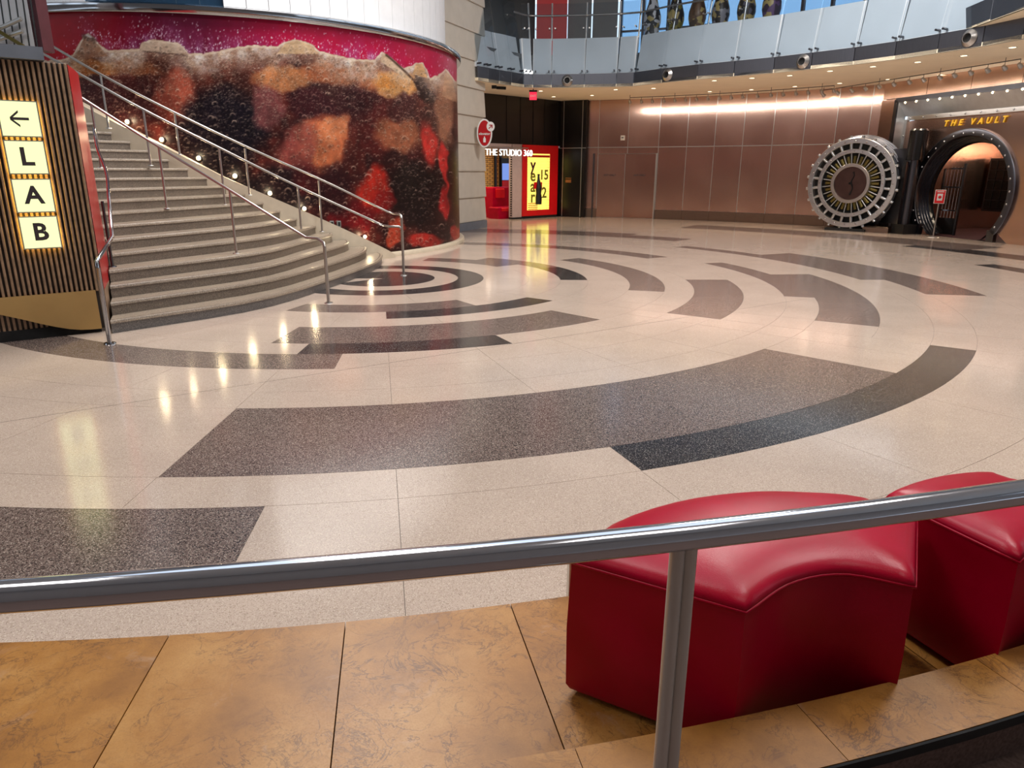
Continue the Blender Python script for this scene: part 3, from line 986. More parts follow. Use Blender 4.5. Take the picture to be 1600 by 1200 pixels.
# swooping gold band
S_ = [0, .05, .12, .22, .34, .46, .6, .75, .97, 1.3, 1.8, 2.4, 3.2]
LOW = [.05, .05, .052, .06, .085, .123, .175, .24, .326, .37, .38, .37, .36]
MB().slab([kp(s, .513, .025) for s in S_], [kp(s, z, .06 - .02 * min(1, s)) for s, z in zip(S_, LOW)], -KN * .02).build('gold_band', M['goldband'], kio, 50)
MB().box(kp(1.6, .06, -.03), 3.2, .05, .12, KU, KN).build('plinth', M['void'], kio)
MB().box(kp(1.68, 3.095, -.05), 3.12, .26, .13, KU, KN).build('top_cap', M['bluestone'], kio)
rw = [KA - KN * .04 - KU * .10] + [Vector((Ls[i].x - .02, Ls[i].y, 0)) for i in range(3, 11)]
RT = [3.02, 3.04, 3.06, 3.08, 3.1, 3.1, 3.1, 3.1, 3.1]
RB = [.5] + [max(.5, RI * (q + .2)) for q in range(3, 11)]
at_z = lambda Z_: [Vector((p.x, p.y, z)) for p, z in zip(rw, Z_)]
MB().slab(at_z(RB), at_z(RT), KU * .03).build('red_side', M['redpaint'], kio, 60)
MB().slab(at_z([.0] * 9), at_z([z - .002 for z in RB]), KU * .03).build('side_return', M['wood'], kio, 60)

INK = M['ink']
sign_x = -KU
for (z0, z1, ch, wh) in ((2.235, 2.61, '\u2190', 'left arrow'), (1.845, 2.203, 'L', 'letter L'), (1.433, 1.80, 'A', 'letter A'), (1.033, 1.395, 'B', 'letter B')):
    c = kp(.445, (z0 + z1) / 2, .03)
    e = empty('letter_sign', kp(.445, z0, .03), 'glowing square sign with a dark %s on the slatted wall' % wh, 'sign', 'lit square signs on the slatted wall')
    h_ = z1 - z0
    MB().box(c - KN * .008, .36, .034, h_ - .015, KU, KN).build('halo_edge', M['halo'], e)
    MB().box(c + KN * .017, .375, .016, h_, KU, KN).build('case', M['aluminium'], e)
    MB().bevbox(c + KN * .03, .35, h_ - .025, .02, .004, KU, (0, 0, 1), KN).build('face', M['sign'], e)
    if ch == '\u2190':
        g = MB().box(c + KN * .043, .17, .008, .028, KU, KN)
        for s_ in (-1, 1):
            ax = (sign_x + Vector((0, 0, s_ * .9))).normalized()
            g.box(c + KN * .043 - sign_x * .045 + Vector((0, 0, s_ * .038)), .11, .008, .026, ax, KN)
        g.build('arrow', INK, e)
    else:
        text('lettering', ch, INK, e, c + KN * .042, sign_x, (0, 0, 1), .26, .004, bold=.008)

# upper window grid, post and rails over the kiosk
wy = 12.5
A_ = Vector((0, wy, 0)); N_ = Vector((0, 1, 0))
wp = lambda x, y: on_plane(x, y, A_, N_)
win = empty('window_1', wp(20, 70), kind='structure')
for (xa, xb) in ((-34, -20), (-20, -6), (-6, 6), (6, 18), (18, 29), (29, 41)):
    MB().quad(wp(xa, -60), wp(xb, -60), wp(xb + 20, 80), wp(xa + 20, 80)).build('pane', M['whitepanel'], win)
for x in (-6, 6, 18, 29, 41):
    MB().tube([wp(x, -60) - N_ * .03, wp(x + 20, 80) - N_ * .03], .011, 6).build('mullion', M['blackplain'], win)
MB().tube([wp(-30, 57) - N_ * .1, wp(0, 49) - N_ * .1, wp(40, 31) - N_ * .1], .035, 8).build('window_bar', M['aluminium'], win, 60)
MB().tube([wp(-30, 72) - N_ * .1, wp(0, 65) - N_ * .1, wp(42, 50) - N_ * .1], .035, 8).build('window_bar', M['aluminium'], win, 60)
MB().tube([wp(-20, 46) - N_ * .2, wp(6, 49) - N_ * .2, wp(50, 76) - N_ * .2], .03, 8).build('window_bar', M['brass'], win, 60)
t0, t1 = wp(46, -60), wp(54, 78)
MB().box((t0 + t1) / 2 + Vector((0, .15, 0)), .13, .3, (t0 - t1).length).build('window_post', M['maroon'], win)

# ------------------------------------------------------------------ beige coursed wall behind the drum
bw = empty('wall_center', (-1.6, 23.5, 0), kind='structure')
P1 = Vector((-.905, 25.2, 0)); bd = Vector((.381, .9246, 0)).normalized(); bn = Vector((bd.y, -bd.x, 0))
P0 = P1 - bd * 5.2
zs = [.25, 1.02, 1.86, 2.72, 3.57, 4.40, 5.22, 6.04, 6.88, 7.75]
MB().box((P0 + P1) / 2 - bn * .5 + Vector((0, 0, .125)), 5.2, 1.04, .25, bd, bn).build('base_course', M['bluestone'], bw)
MB().box((P0 + P1) / 2 - bn * .56 + Vector((0, 0, 4)), 5.1, .98, 7.6, bd, bn).build('wall_core', M['limestone'], bw)
for za, zb in zip(zs[:-1], zs[1:]):
    prof = [(-.02, za + .012), (.045, za + .012), (.05, za + .05), (.0, zb - .01), (-.02, zb - .01)]
    A = [P0 + bn * (o - .06) + Vector((0, 0, z)) for o, z in prof]
    B = [P1 + bn * (o - .06) + Vector((0, 0, z)) for o, z in prof]
    g = MB().strip(A, B)
    g.add(A, [tuple(range(5))]); g.add(B, [tuple(range(5))])
    g.build('stone_course', M['limestone'], bw)

# oval hanging sign
ec = on_plane(757, 208, Vector((0, 24.3, 0)), Vector((0, 1, 0)))
es = empty('elevator_sign', ec - Vector((0, 0, .4)), 'red oval elevator sign with white rim and arrow disc on the beige wall edge', 'sign')


def oval(c, rx, rz, n, th, y):
    return MB().add([c + Vector((rx * cos(2 * pi * i / n), y, rz * sin(2 * pi * i / n))) for i in range(n)] + [c + Vector((rx * cos(2 * pi * i / n), y + th, rz * sin(2 * pi * i / n))) for i in range(n)],
                    [tuple(range(n)), tuple(range(2 * n - 1, n - 1, -1))] + [(i, (i + 1) % n, n + (i + 1) % n, n + i) for i in range(n)])


oval(ec, .25, .44, 28, .06, 0).build('rim', M['white'], es)
oval(ec, .205, .39, 28, .02, -.012).build('face', M['redpaint'], es)
c2 = ec + Vector((.2, -.02, .2))
oval(c2, .13, .15, 20, .05, 0).build('arrow_disc', M['white'], es)
text('lettering', 'elevator', M['white'], es, ec + Vector((0, -.02, -.02)), (1, 0, 0), (0, 0, 1), .11, .004, bold=.002)
text('arrow', '\u2197', M['redpaint'], es, c2 + Vector((0, -.008, 0)), (1, 0, 0), (0, 0, 1), .22, .003, bold=.004)
g = MB().box(ec + Vector((.0, -.02, -.22)), .08, .012, .13).box(ec + Vector((0, -.02, -.13)), .035, .012, .05)
g.build('pictogram', M['white'], es)
MB().box(ec + Vector((-.1, .3, 0)), .06, .5, .1).build('bracket', M['steel'], es)

# ------------------------------------------------------------------ black corner wall, studio front
WB0, WB1 = Vector((-1.0, 28.4, 0)), Vector((1.95, 31.3, 0))
wd = (WB1 - WB0).normalized(); wn = Vector((wd.y, -wd.x, 0))
bp = lambda x, y, o=0.: on_plane(x, y, WB0 + wn * o, wn)
bwl = empty('wall_corner', (0, 30, 0), kind='structure')
MB().box((WB0 + WB1) / 2 - wn * .16 + Vector((0, 0, 3.8)), 7.4, .1, 2.0, wd, wn).build('wall_backing', M['aluminium'], bwl)
xs = [745, 792, 813.5, 833.5, 851.5, 877]
for xa, xb in zip(xs[:-1], xs[1:]):
    a, b = bp(xa, 190), bp(xb, 190)
    L_ = (b - a).length - .03
    c = (a + b) / 2; c.z = 3.78
    MB().bevbox(c - wn * .06, L_, 1.8, .08, .01, wd, (0, 0, 1), wn).build('black_panel', M['blackpanel'], bwl)
# corner return, facing the camera
cx0, cx1 = bp(873, 300), Vector((3.0, 30.75, 0))
cx0.z = 0; cd = (cx1 - cx0).normalized(); cn = Vector((cd.y, -cd.x, 0)); Lc = (cx1 - cx0).length
MB().box((cx0 + cx1) / 2 - cn * .12 + Vector((0, 0, 2.33)), Lc, .1, 4.66, cd, cn).build('wall_backing', M['blackplain'], bwl)
for f_ in (.14, .855):
    MB().box(cx0 + cd * (Lc * f_) - cn * .02 + Vector((0, 0, 2.33)), .025, .06, 4.6, cd, cn).build('seam_strip', M['aluminium'], bwl)
MB().box((cx0 + cx1) / 2 - cn * .02 + Vector((0, 0, 2.795)), Lc, .06, .025, cd, cn).build('seam_strip', M['aluminium'], bwl)
MB().box(WB1 - wn * .06 + Vector((0, 0, 1.4)) - wd * .05, .3, .08, 2.8, wd, wn).build('black_panel', M['blackpanel'], bwl)
for (f0, f1) in ((.0, .13), (.15, .84), (.87, 1.0)):
    for (z0, z1) in ((.0, 2.78), (2.81, 4.64)):
        c = cx0 + cd * (Lc * (f0 + f1) / 2); c.z = (z0 + z1) / 2
        MB().bevbox(c - cn * .03, Lc * (f1 - f0), z1 - z0, .06, .008, cd, (0, 0, 1), cn).build('black_panel', M['blackpanel'], bwl)
pq = on_plane(888, 283, cx0 + cn * .02, cn)
pl_ = empty('wall_plaque', pq, 'small copper coloured plaque on the black corner wall', 'plaque')
MB().bevbox(pq, .26, .13, .03, .006, cd, (0, 0, 1), cn).build('plate', brushed('copper_plate', (190, 130, 100), .35), pl_)
MB().box(pq + Vector((0, 0, .12)), .26, .02, .03, cd, cn).build('cap_strip', brushed('copper_strip', (190, 130, 100), .35), pl_)

# studio room behind the opening
st = empty('wall_studio', (-.5, 31, 0), kind='structure')
hx0, hx1 = bp(745, 300), bp(799, 300)
hx0.z = hx1.z = 0
hl = (hx1 - hx0).length
MB().box((hx0 + hx1) / 2 - wn * .05 + Vector((0, 0, 2.80)), hl, .12, .18, wd, wn).build('header', M['pinkgrey'], st)
cl0, cl1 = bp(800, 300), bp(815.5, 300)
cl0.z = cl1.z = 0
MB().box((cl0 + cl1) / 2 - wn * .08 + Vector((0, 0, 1.48)), (cl1 - cl0).length, .2, 2.82, wd, wn).build('pale_pier', M['pinkgrey'], st)
MB().box((cl0 + cl1) / 2 - wn * .08 + Vector((0, 0, .035)), (cl1 - cl0).length, .2, .07, wd, wn).build('pier_base', M['void'], st)
g = MB()
for i in range(30):
    g.box(cl0 - wd * .035 - wn * .02 + Vector((0, 0, .15 + i * .09)), .05, .04, .05, wd, wn)
tag(g.build('bead_strip', M['blackplain'], st), kind='stuff')
bk = WB0 - wn * 2.6
MB().box(bk + wd * .7 + Vector((0, 0, 1.45)), 6.5, .1, 2.9, wd, wn).build('brick_wall', M['brick'], st)
MB().box(WB0 - wn * 1.35 + wd * .7 + Vector((0, 0, 2.98)), 6.5, 2.5, .1, wd, wn).build('studio_ceiling', M['white'], st)
for x in (774, 782):
    b = on_plane(x, 280, bk + wn * .08, wn); b.z = 1.4
    MB().box(b, .12, .06, 2.8, wd, wn).build('dark_post', M['blackplain'], st)
lamp('studio_light', 'AREA', WB0 - wn * 1.3 + wd * .6 + Vector((0, 0, 2.85)), WB0 - wn * 1.5 + wd * .6, 60, WARM, size=1.2)
fo = on_plane(789, 275, bk + wn * .12, wn)
fr_ = empty('framed_poster', fo, 'black framed blue and red picture on the yellow brick wall', 'picture')
MB().box(fo, .5, .06, 1.5, wd, wn).build('frame', M['blackplain'], fr_)
MB().box(fo + wn * .035 + Vector((0, 0, .18)), .40, .02, .7, wd, wn).build('blue_print', glow('screen_blue', (120, 150, 226), .9), fr_)
MB().box(fo + wn * .035 + Vector((0, 0, -.4)), .40, .02, .42, wd, wn).build('red_print', M['redbox'], fr_)
for (x, yt, yb, o, w_, lab) in ((776, 292, 318, -1.5, 1.0, 'red sofa block with a lighter cushion in the studio'), (786, 323, 341, -.7, 1.1, 'low red sofa block at the front of the studio opening')):
    b = on_plane(x, yb, WB0 + wn * o, wn); t = on_plane(x, yt, WB0 + wn * o, wn)
    b.z = 0.0
    e = empty('studio_sofa', b, lab, 'sofa')
    hh = t.z
    MB().bevbox(b + Vector((0, 0, hh / 2)), w_, .6, hh, .04, wd, wn).build('block', M['leather'], e)
    MB().bevbox(b + wd * (-.1) + wn * .02 + Vector((0, 0, hh * .8)), w_ * .5, .64, hh * .3, .03, wd, wn).build('cushion', M['redbox'], e)

# red display case with lit poster
ra, rb = bp(816, 300, .05), bp(870, 300, .05)
ra.z = rb.z = 0
rl = (rb - ra).length
cas = empty('display_case', (ra + rb) / 2, 'tall red display case with a glowing yellow poster beside the black wall', 'display case')
rc = (ra + rb) / 2
MB().box(rc - wn * .12 + Vector((0, 0, 1.49)), rl, .3, 2.78, wd, wn).build('case', M['redbox'], cas)
MB().box(rc - wn * .12 + Vector((0, 0, .05)), rl, .26, .10, wd, wn).build('plinth', M['void'], cas)
q0 = on_plane(824.5, 285, WB0 + wn * .1, wn); q1 = on_plane(859, 285, WB0 + wn * .1, wn)
pz0, pz1 = .33, 2.55
pc = (q0 + q1) / 2; pc.z = (pz0 + pz1) / 2
pw, ph = (q1 - q0).length, pz1 - pz0
MB().box(pc - wn * .035, pw, .03, ph, wd, wn).build('poster', M['poster'], cas)
pp = lambda u_, v_, o=.0: pc + wd * (pw * (u_ - .5)) + Vector((0, 0, ph * (v_ - .5))) + wn * (.0 + o)
for i, ch in enumerate('year'):
    text('lettering', ch, M['olive'] if i else M['maroon'], cas, pp(.24, .80 - i * .19, -.012), wd, (0, 0, 1), .66, .004, bold=.014)
text('lettering', '15', M['olive'], cas, pp(.74, .62, -.012), wd, (0, 0, 1), .54, .004, bold=.012)
text('lettering', '2', M['olive'], cas, pp(.76, .30, -.012), wd, (0, 0, 1), .6, .004, bold=.012)
MB().box(pp(.5, .955, -.018), pw * .98, .01, .09, wd, wn).build('top_band', M['redbox'], cas)
g = MB()
prof = [(.035, 0), (.12, .0), (.125, .25), (.10, .38), (.12, .52), (.11, .62), (.05, .85), (.035, 1.0), (.045, 1.0), (.045, 1.05), (.001, 1.05)]
g.lathe([(r * 1.2, h * 1.15) for r, h in prof], pp(.48, .1, .0), (0, 0, 1), 14)
g.build('bottle', M['blackplain'], cas, 50)
MB().box(pp(.46, .44, .0), pw * .36, .02, .26, wd, wn).build('red_label', M['redbox'], cas)
g = MB()
for i in range(4):
    g.box(pp(.25, .12 - i * .035, -.015), pw * .42, .01, .03, wd, wn)
g.build('caption_lines', M['redbox'], cas)
# lit letters over the opening
la, lb = bp(765, 239, .35), bp(826, 239, .35)
sg = empty('studio_sign', (la + lb) / 2, 'row of glowing white letters spelling THE STUDIO 360 over the studio opening', 'sign')
text('lettering', 'THE STUDIO 360', M['letterglow'], sg, (la + lb) / 2, wd, (0, 0, 1), .34, .02, bold=.0)
MB().box((la + lb) / 2 - wn * .15 + Vector((0, 0, .2)), (lb - la).length, .3, .04, wd, wn).build('sign_bracket', M['steel'], sg)

# ------------------------------------------------------------------ bronze panel wall (curved)
RW = 18.9
mw = empty('wall_back', pol(RW, 57), kind='structure')
ang = [73.6, 71.79, 68.07, 64.23, 60.79, 57.48, 54.18, 50.82, 47.41, 44.06, 40.66, 38.0]


def curved_panel(a0, a1, z0, z1, R, th, mat, name, parent, gap=.0):
    g_ = degrees(gap / R)
    m_ = 4 if abs(a1 - a0) < 6 else 60
    A = [pol(R, lerp(a0 - g_, a1 + g_, t / m_), z0 + gap) for t in range(m_ + 1)]
    B = [pol(R, lerp(a0 - g_, a1 + g_, t / m_), z1 - gap) for t in range(m_ + 1)]
    nn = pol(1, (a0 + a1) / 2) - Vector((CX, CY, 0))
    return MB().slab(A, B, nn * th).build(name, mat, parent)


curved_panel(73.5, 38.1, 2.805, 2.835, RW - .01, .012, M['aluminium'], 'seam_strip', mw)
for a0, a1 in zip(ang[:-1], ang[1:]):
    curved_panel(a0, a1, 0, 4.66, RW + .05, .1, M['aluminium'], 'wall_backing', mw)
    if a1 > 38.5:
        zb_ = .36 if not 64.5 < a1 < 71.5 else 2.58
        MB().box(pol(RW - .004, a1, (zb_ + 4.64) / 2), .022, .012, 4.64 - zb_, (pol(1, a1 + 90) - Vector((CX, CY, 0))), pol(1, a1) - Vector((CX, CY, 0))).build('seam_strip', M['aluminium'], mw)
    isdoor = 64 < (a0 + a1) / 2 < 72
    if not isdoor:
        curved_panel(a0, a1, .36, 2.82, RW, .04, M['bronze'], 'metal_panel', mw, .008)
    else:
        curved_panel(a0, a1, 2.57, 2.82, RW, .04, M['bronze'], 'metal_panel', mw, .008)
    curved_panel(a0, a1, 2.82, 4.65, RW, .04, M['bronze'], 'metal_panel', mw, .008)
    if not isdoor:
        curved_panel(a0, a1, 0.0, .36, RW - .03, .07, M['plinth'], 'baseboard', mw, .004)
curved_panel(64.45, 64.23, 0.36, 2.57, RW, .04, M['bronze'], 'metal_panel', mw)
dr = empty('door_1', pol(RW, 68.2), kind='structure')
for (a0, a1, hs) in ((72.05, 68.36, 1), (68.30, 64.5, -1)):
    lf = curved_panel(a0, a1, .01, 2.56, RW + .02, .05, M['bronze'], 'door_leaf', dr, .004)
    am = (a0 + a1) / 2
    c = pol(RW + .012, am, 1.72)
    tx = (pol(RW, am - 1) - pol(RW, am + 1)).normalized()
    text('lettering', 'EXIT ONLY', M['ink'], lf, c, tx, (0, 0, 1), .10, .003, bold=.002)
for a in (72.3, 64.35):
    A = pol(RW - .02, a, 1.29)
    tx = (pol(RW, a - 1) - pol(RW, a + 1)).normalized()
    MB().box(A, .05, .12, 2.58, tx, (pol(1, a) - Vector((CX, CY, 0)))).build('door_jamb', M['aluminium'] if a < 70 else M['gun'], dr)
bx = on_cyl(973, 215.5, CX, CY, RW - .05, True)
sp_ = empty('wall_box', bx, 'small square white box high on the bronze wall above the double door', 'box')
na = (Vector((CX, CY, 0)) - Vector((bx.x, bx.y, 0))).normalized(); ta = Vector((-na.y, na.x, 0))
MB().bevbox(bx, .17, .19, .08, .015, ta, (0, 0, 1), na).build('case', M['white'], sp_)
MB().box(bx + na * .042 + Vector((0, 0, .01)), .09, .01, .05, ta, na).build('grille', M['greypanel'], sp_)

# ------------------------------------------------------------------ vault portal
VA = Vector((12.40, 25.2, 0)); VU = Vector((.246, -.969, 0)).normalized(); VN = Vector((VU.y, -VU.x, 0))
vp = lambda s, z, o=0.: VA + VU * s + VN * o + Vector((0, 0, z))
UZ = Vector((0, 0, 1))
vault = empty('vault_portal', vp(3.57, 0), 'round steel vault doorway lettered THE VAULT in a bronze front', 'vault doorway')
VC, VRo, VRi = (3.57, 1.30), 1.82, 1.60
# facade with round hole
S0, S1_, ZT = 1.12, 6.6, 3.47
n = 72
inner, outer = [], []
for i in range(n + 1):
    t = -.62 + (pi + 1.24) * i / n
    cs, sn_ = cos(t), sin(t)
    inner.append(vp(VC[0] + 1.66 * cs, max(0, VC[1] + 1.66 * sn_)))
    kx = (S1_ - VC[0]) / cs if cs > 1e-6 else (S0 - VC[0]) / cs if cs < -1e-6 else 1e9
    kz = (ZT - VC[1]) / sn_ if sn_ > 1e-6 else (0 - VC[1]) / sn_ if sn_ < -1e-6 else 1e9
    q = min(kx, kz)
    outer.append(vp(VC[0] + q * cs, VC[1] + q * sn_))
MB().slab(inner, outer, -VN * .06).build('facade', M['bronze'], vault)
g = MB()
tt = [-.66 + (pi + 1.32) * i / 60 for i in range(61)]
ring = lambda R, o: [vp(VC[0] + R * cos(t), VC[1] + R * sin(t), o) for t in tt]
g.strip(ring(VRo, .0), ring(VRo, .07)).strip(ring(VRo, .07), ring(VRo - .03, .09)).strip(ring(VRo - .03, .09), ring(VRi + .02, .09)).strip(ring(VRi + .02, .09), ring(VRi, .06)).strip(ring(VRi, .06), ring(VRi, -.1))
for e_ in (0, 60):
    P = vp(VC[0] + 1.69 * cos(tt[e_]), 0, .03)
    zt_ = VC[1] + 1.69 * sin(tt[e_])
    g.box(P + UZ * (zt_ / 2 + .02), .24, .12, zt_ + .08, VU, VN)
g.build('ring_frame', M['gun'], vault, 40)
for i in range(22):
    t = -.55 + (pi + 1.1) * i / 21
    MB().ball(vp(VC[0] + 1.69 * cos(t), VC[1] + 1.69 * sin(t), .09), .035, 8, 5).build('bolt', M['chrome'], vault, 180)
# stepped jamb going in
for i, (R, o0, o1) in enumerate(((1.60, .02, -.07), (1.565, -.07, -.14), (1.53, -.14, -.21), (1.495, -.21, -.28), (1.46, -.28, -.42))):
    g = MB()
    ti = [-.99 + (pi + 1.98) * j / 60 for j in range(61)]
    rg = lambda R_, o: [vp(VC[0] + R_ * cos(t), max(.01, VC[1] + R_ * sin(t)), o) for t in ti]
    g.strip(rg(R, o0), rg(R, o1)).strip(rg(R, o1), rg(R - .035, o1))
    g.build('jamb_step', M['gun'] if i < 4 else M['blackpanel'], vault, 40)
text('lettering', 'THE VAULT', M['yellow'], vault, vp(3.62, 3.29, .03), VU, UZ, .235, .02, bold=.008, shear=.25, space=1.95)
# rectangular stepped surround
g = MB()
for (s_a, s_b, z_, o) in ((.72, 6.6, 3.55, .0),):
    pass
MB().box(vp(3.86, 3.53, .03), 5.5, .10, .12, VU, VN).build('inner_frame_top', M['steel'], vault)
MB().box(vp(1.06, 1.75, .03), .12, .10, 3.5, VU, VN).build('inner_frame_side', M['steel'], vault)
MB().slab([vp(1.0, 0, .06), vp(1.0, 3.59, .06)], [vp(.95, 0, .35), vp(.95, 4.02, .35)], -VU * .03).build('reveal_side', M['vaultsteel'], vault)
MB().slab([vp(1.0, 3.59, .06), vp(6.6, 3.59, .06)], [vp(.95, 4.02, .35), vp(6.6, 4.02, .35)], UZ * .03).build('reveal_top', M['vaultsteel'], vault)
MB().box(vp(3.75, 4.08, .35), 5.75, .12, .13, VU, VN).build('outer_frame_top', M['gun'], vault)
MB().box(vp(.89, 2.05, .35), .12, .12, 4.1, VU, VN).build('outer_frame_side', M['gun'], vault)
for q_, (s_a, s_b) in enumerate(((.2, 2.0), (2.0, 3.6), (3.6, 5.2), (5.2, 7.0))):
    MB().box(vp((s_a + s_b) / 2, 4.40, .30), s_b - s_a - .02, .05, .49, VU, VN).build('upper_panel', M['bronze'], vault)
MB().box(vp(.5, 2.07, .30), .66, .05, 4.13, VU, VN).build('side_panel', M['bronze'], vault)
for i in range(9):
    MB().ball(vp(1.25 + i * .52, 3.53, .085), .03, 8, 5).build('bolt', M['chrome'], vault, 180)
for i in range(5):
    MB().ball(vp(1.06, .6 + i * .6, .085), .03, 8, 5).build('bolt', M['chrome'], vault, 180)
for i in range(10):
    P = vp(1.2 + i * .45, 3.99, .33)
    MB().ball(P, .026, 8, 5).build('reveal_bulb', M['bulb'], vault, 180)
lamp('portal_light', 'AREA', vp(3.5, 3.9, 1.3), vp(3.5, 3.3, .0), 22, NEUT, shape='RECTANGLE', size=4.5, size_y=.1)
# vault room
vr = empty('wall_vault_room', vp(3.6, 0, -2.5), kind='structure')
MB().quad(vp(.6, .004, -.02), vp(6.6, .004, -.02), vp(6.6, .004, -4.5), vp(.6, .004, -4.5)).build('room_floor', plain('purple_wood', (92, 62, 66), .35), vr)
RB_ = M['bronze']
MB().box(vp(3.6, 1.6, -4.5), 6.2, .08, 3.3, VU, VN).build('room_back', RB_, vr)
MB().box(vp(.5, 1.6, -2.3), .08, 4.5, 3.3, VU, VN).build('room_side', RB_, vr)
MB().box(vp(6.7, 1.6, -2.3), .08, 4.5, 3.3, VU, VN).build('room_side', RB_, vr)
MB().box(vp(3.6, 3.25, -2.3), 6.2, 4.5, .08, VU, VN).build('room_ceiling', M['blackpanel'], vr)
VNp = VN
ip = lambda x, y, o: on_plane(x, y, VA + VN * o, VN)
a, b = ip(1505, 250, -4.4), ip(1536, 305, -4.4)
c = (a + b) / 2
wv = abs((b - a).dot(VU))
sc_ = empty('vault_screen', c, 'black screen panel with a bronze surround on the vault room back wall', 'screen')
MB().box(c, wv + .35, .06, abs(a.z - b.z) + .35, VU, VN).build('surround', M['plinth'], sc_)
MB().box(c + VN * .03, wv, .06, abs(a.z - b.z), VU, VN).build('panel', M['void'], sc_)
a, b = ip(1555, 250, -4.0), ip(1590, 330, -4.0)
db = empty('deposit_boxes', (a + b) / 2, 'dark rack of deposit boxes inside the vault', 'cabinet')
wv, hv = 1.2, abs(a.z - b.z)
MB().box((a + b) / 2, wv + .1, .3, hv + .1, VU, VN).build('cabinet', M['gun'], db)
for i in range(4):
    for j in range(5):
        cc = (a + b) / 2 + VU * (wv * ((i + .5) / 4 - .5)) + UZ * (hv * ((j + .5) / 5 - .5)) + VN * .16
        MB().bevbox(cc, wv / 4 - .03, hv / 5 - .03, .05, .01, VU, UZ, VN).build('box_door', M['blackpanel'], db)
lamp('vault_room_light', 'POINT', vp(3.4, 2.7, -3.0), vp(2.6, 0, -2.2), 110, WARM, shadow_soft_size=.2)
# gate with bars
gate = empty('barred_gate', vp(2.8, 0, -.9), 'black and steel barred gate standing open inside the vault doorway', 'gate')
ga, gb = vp(2.25, 0, -.62), vp(2.95, 0, -.66)
gd = (gb - ga).normalized(); gn = Vector((gd.y, -gd.x, 0)); gl = (gb - ga).length
MB().box((ga + gb) / 2 + UZ * .27, gl, .05, .5, gd, gn).build('lower_panel', M['blackpanel'], gate)
for s_, hh in ((0, 2.0), (gl, 2.15)):
    MB().box(ga + gd * s_ + UZ * (hh / 2), .06, .06, hh, gd, gn).build('stile', M['gun'], gate)
for i in range(5):
    q = ga + gd * (gl * (i + 1) / 6)
    MB().tube([q + UZ * .5, q + UZ * 2.05], .014, 8).build('bar', M['chrome'], gate, 60)
for z_ in (.75, 1.45, 2.0):
    MB().box((ga + gb) / 2 + UZ * z_, gl, .03, .04, gd, gn).build('crossbar', M['chrome'], gate)

# ------------------------------------------------------------------ vault door standing open
DC = Vector((11.12, 24.2, 1.53))
dfn = Vector((-.72, -.694, 0)).normalized(); drx = Vector((-dfn.y, dfn.x, 0))
vd = empty('vault_door', Vector((DC.x, DC.y, 0)), 'massive round steel vault door swung open with radial locking bolts', 'vault door')
g = MB().lathe([(.001, -.72), (1.50, -.72), (1.53, -.68), (1.53, -.56), (1.49, -.54), (1.49, -.48), (1.46, -.46), (1.46, -.40), (1.43, -.38), (1.43, -.32), (1.40, -.30), (1.40, -.20), (1.18, -.14), (.001, -.14)], DC, dfn, 72)
g.build('door_body', M['darksteel'], vd, 30)
ringm = M['vaultsteel']


def annulus(R0, R1, h0, h1, name, mat, n=72):
    b = .015
    return MB().lathe([(R0, h0), (R1, h0), (R1, h1 - b), (R1 - b, h1), (R0 + b, h1), (R0, h1 - b), (R0, h0)], DC, dfn, n).build(name, mat, vd, 35)


annulus(1.255, 1.42, -.02, .05, 'outer_ring', ringm)
annulus(.95, 1.075, -.02, .06, 'inner_ring', ringm)
annulus(.52, .63, -.14, .10, 'hub_ring', M['steel'])
MB().lathe([(.001, .02), (.525, .02), (.525, -.05)], DC, dfn, 48).build('hub_plate', plain('dark_hub_bronze', (84, 62, 58), .35, .7), vd, 30)
MB().lathe([(.001, -.135), (1.26, -.135)], DC, dfn, 60).build('recess_plate', M['void'], vd, 30)
dirv = lambda t: drx * cos(t) + UZ * sin(t)
for i in range(24):
    t = 2 * pi * (i + .5) / 24
    d_ = dirv(t)
    MB().tube([DC + dfn * -.03 + d_ * 1.0, DC + dfn * -.03 + d_ * 1.49], .048, 10).build('locking_bolt', M['vaultsteel'], vd, 50)
    MB().tube([DC + dfn * -.06 + d_ * .60, DC + dfn * -.06 + d_ * .95], .022, 8).build('tie_rod', M['vaultsteel'], vd, 50)
    t2 = 2 * pi * i / 24
    d2 = dirv(t2)
    MB().tube([DC + dfn * -.1 + d2 * .62, DC + dfn * -.1 + d2 * .86], .06, 8).build('brass_sleeve', M['brass'], vd, 50)
    MB().ball(DC + dfn * .05 + d2 * 1.315, .03, 8, 5).build('ring_stud', M['chrome'], vd, 180)
    MB().ball(DC + dfn * .06 + d2 * 1.01, .018, 6, 4).build('ring_stud', M['chrome'], vd, 180)
# dark mark on the hub: a wavy line and keyhole
wav = [DC + dfn * .03 + UZ * (.36 - i * .06) + drx * (.05 + .035 * sin(i * .9)) for i in range(13)]
MB().tube(wav, [.03, .018, .016, .016, .018, .022, .028, .024, .018, .016, .018, .026, .034], 8).build('hub_emblem', M['void'], vd, 60)
MB().ball(DC + dfn * .03 - drx * .03, .035, 8, 5).build('keyhole', M['void'], vd, 180)
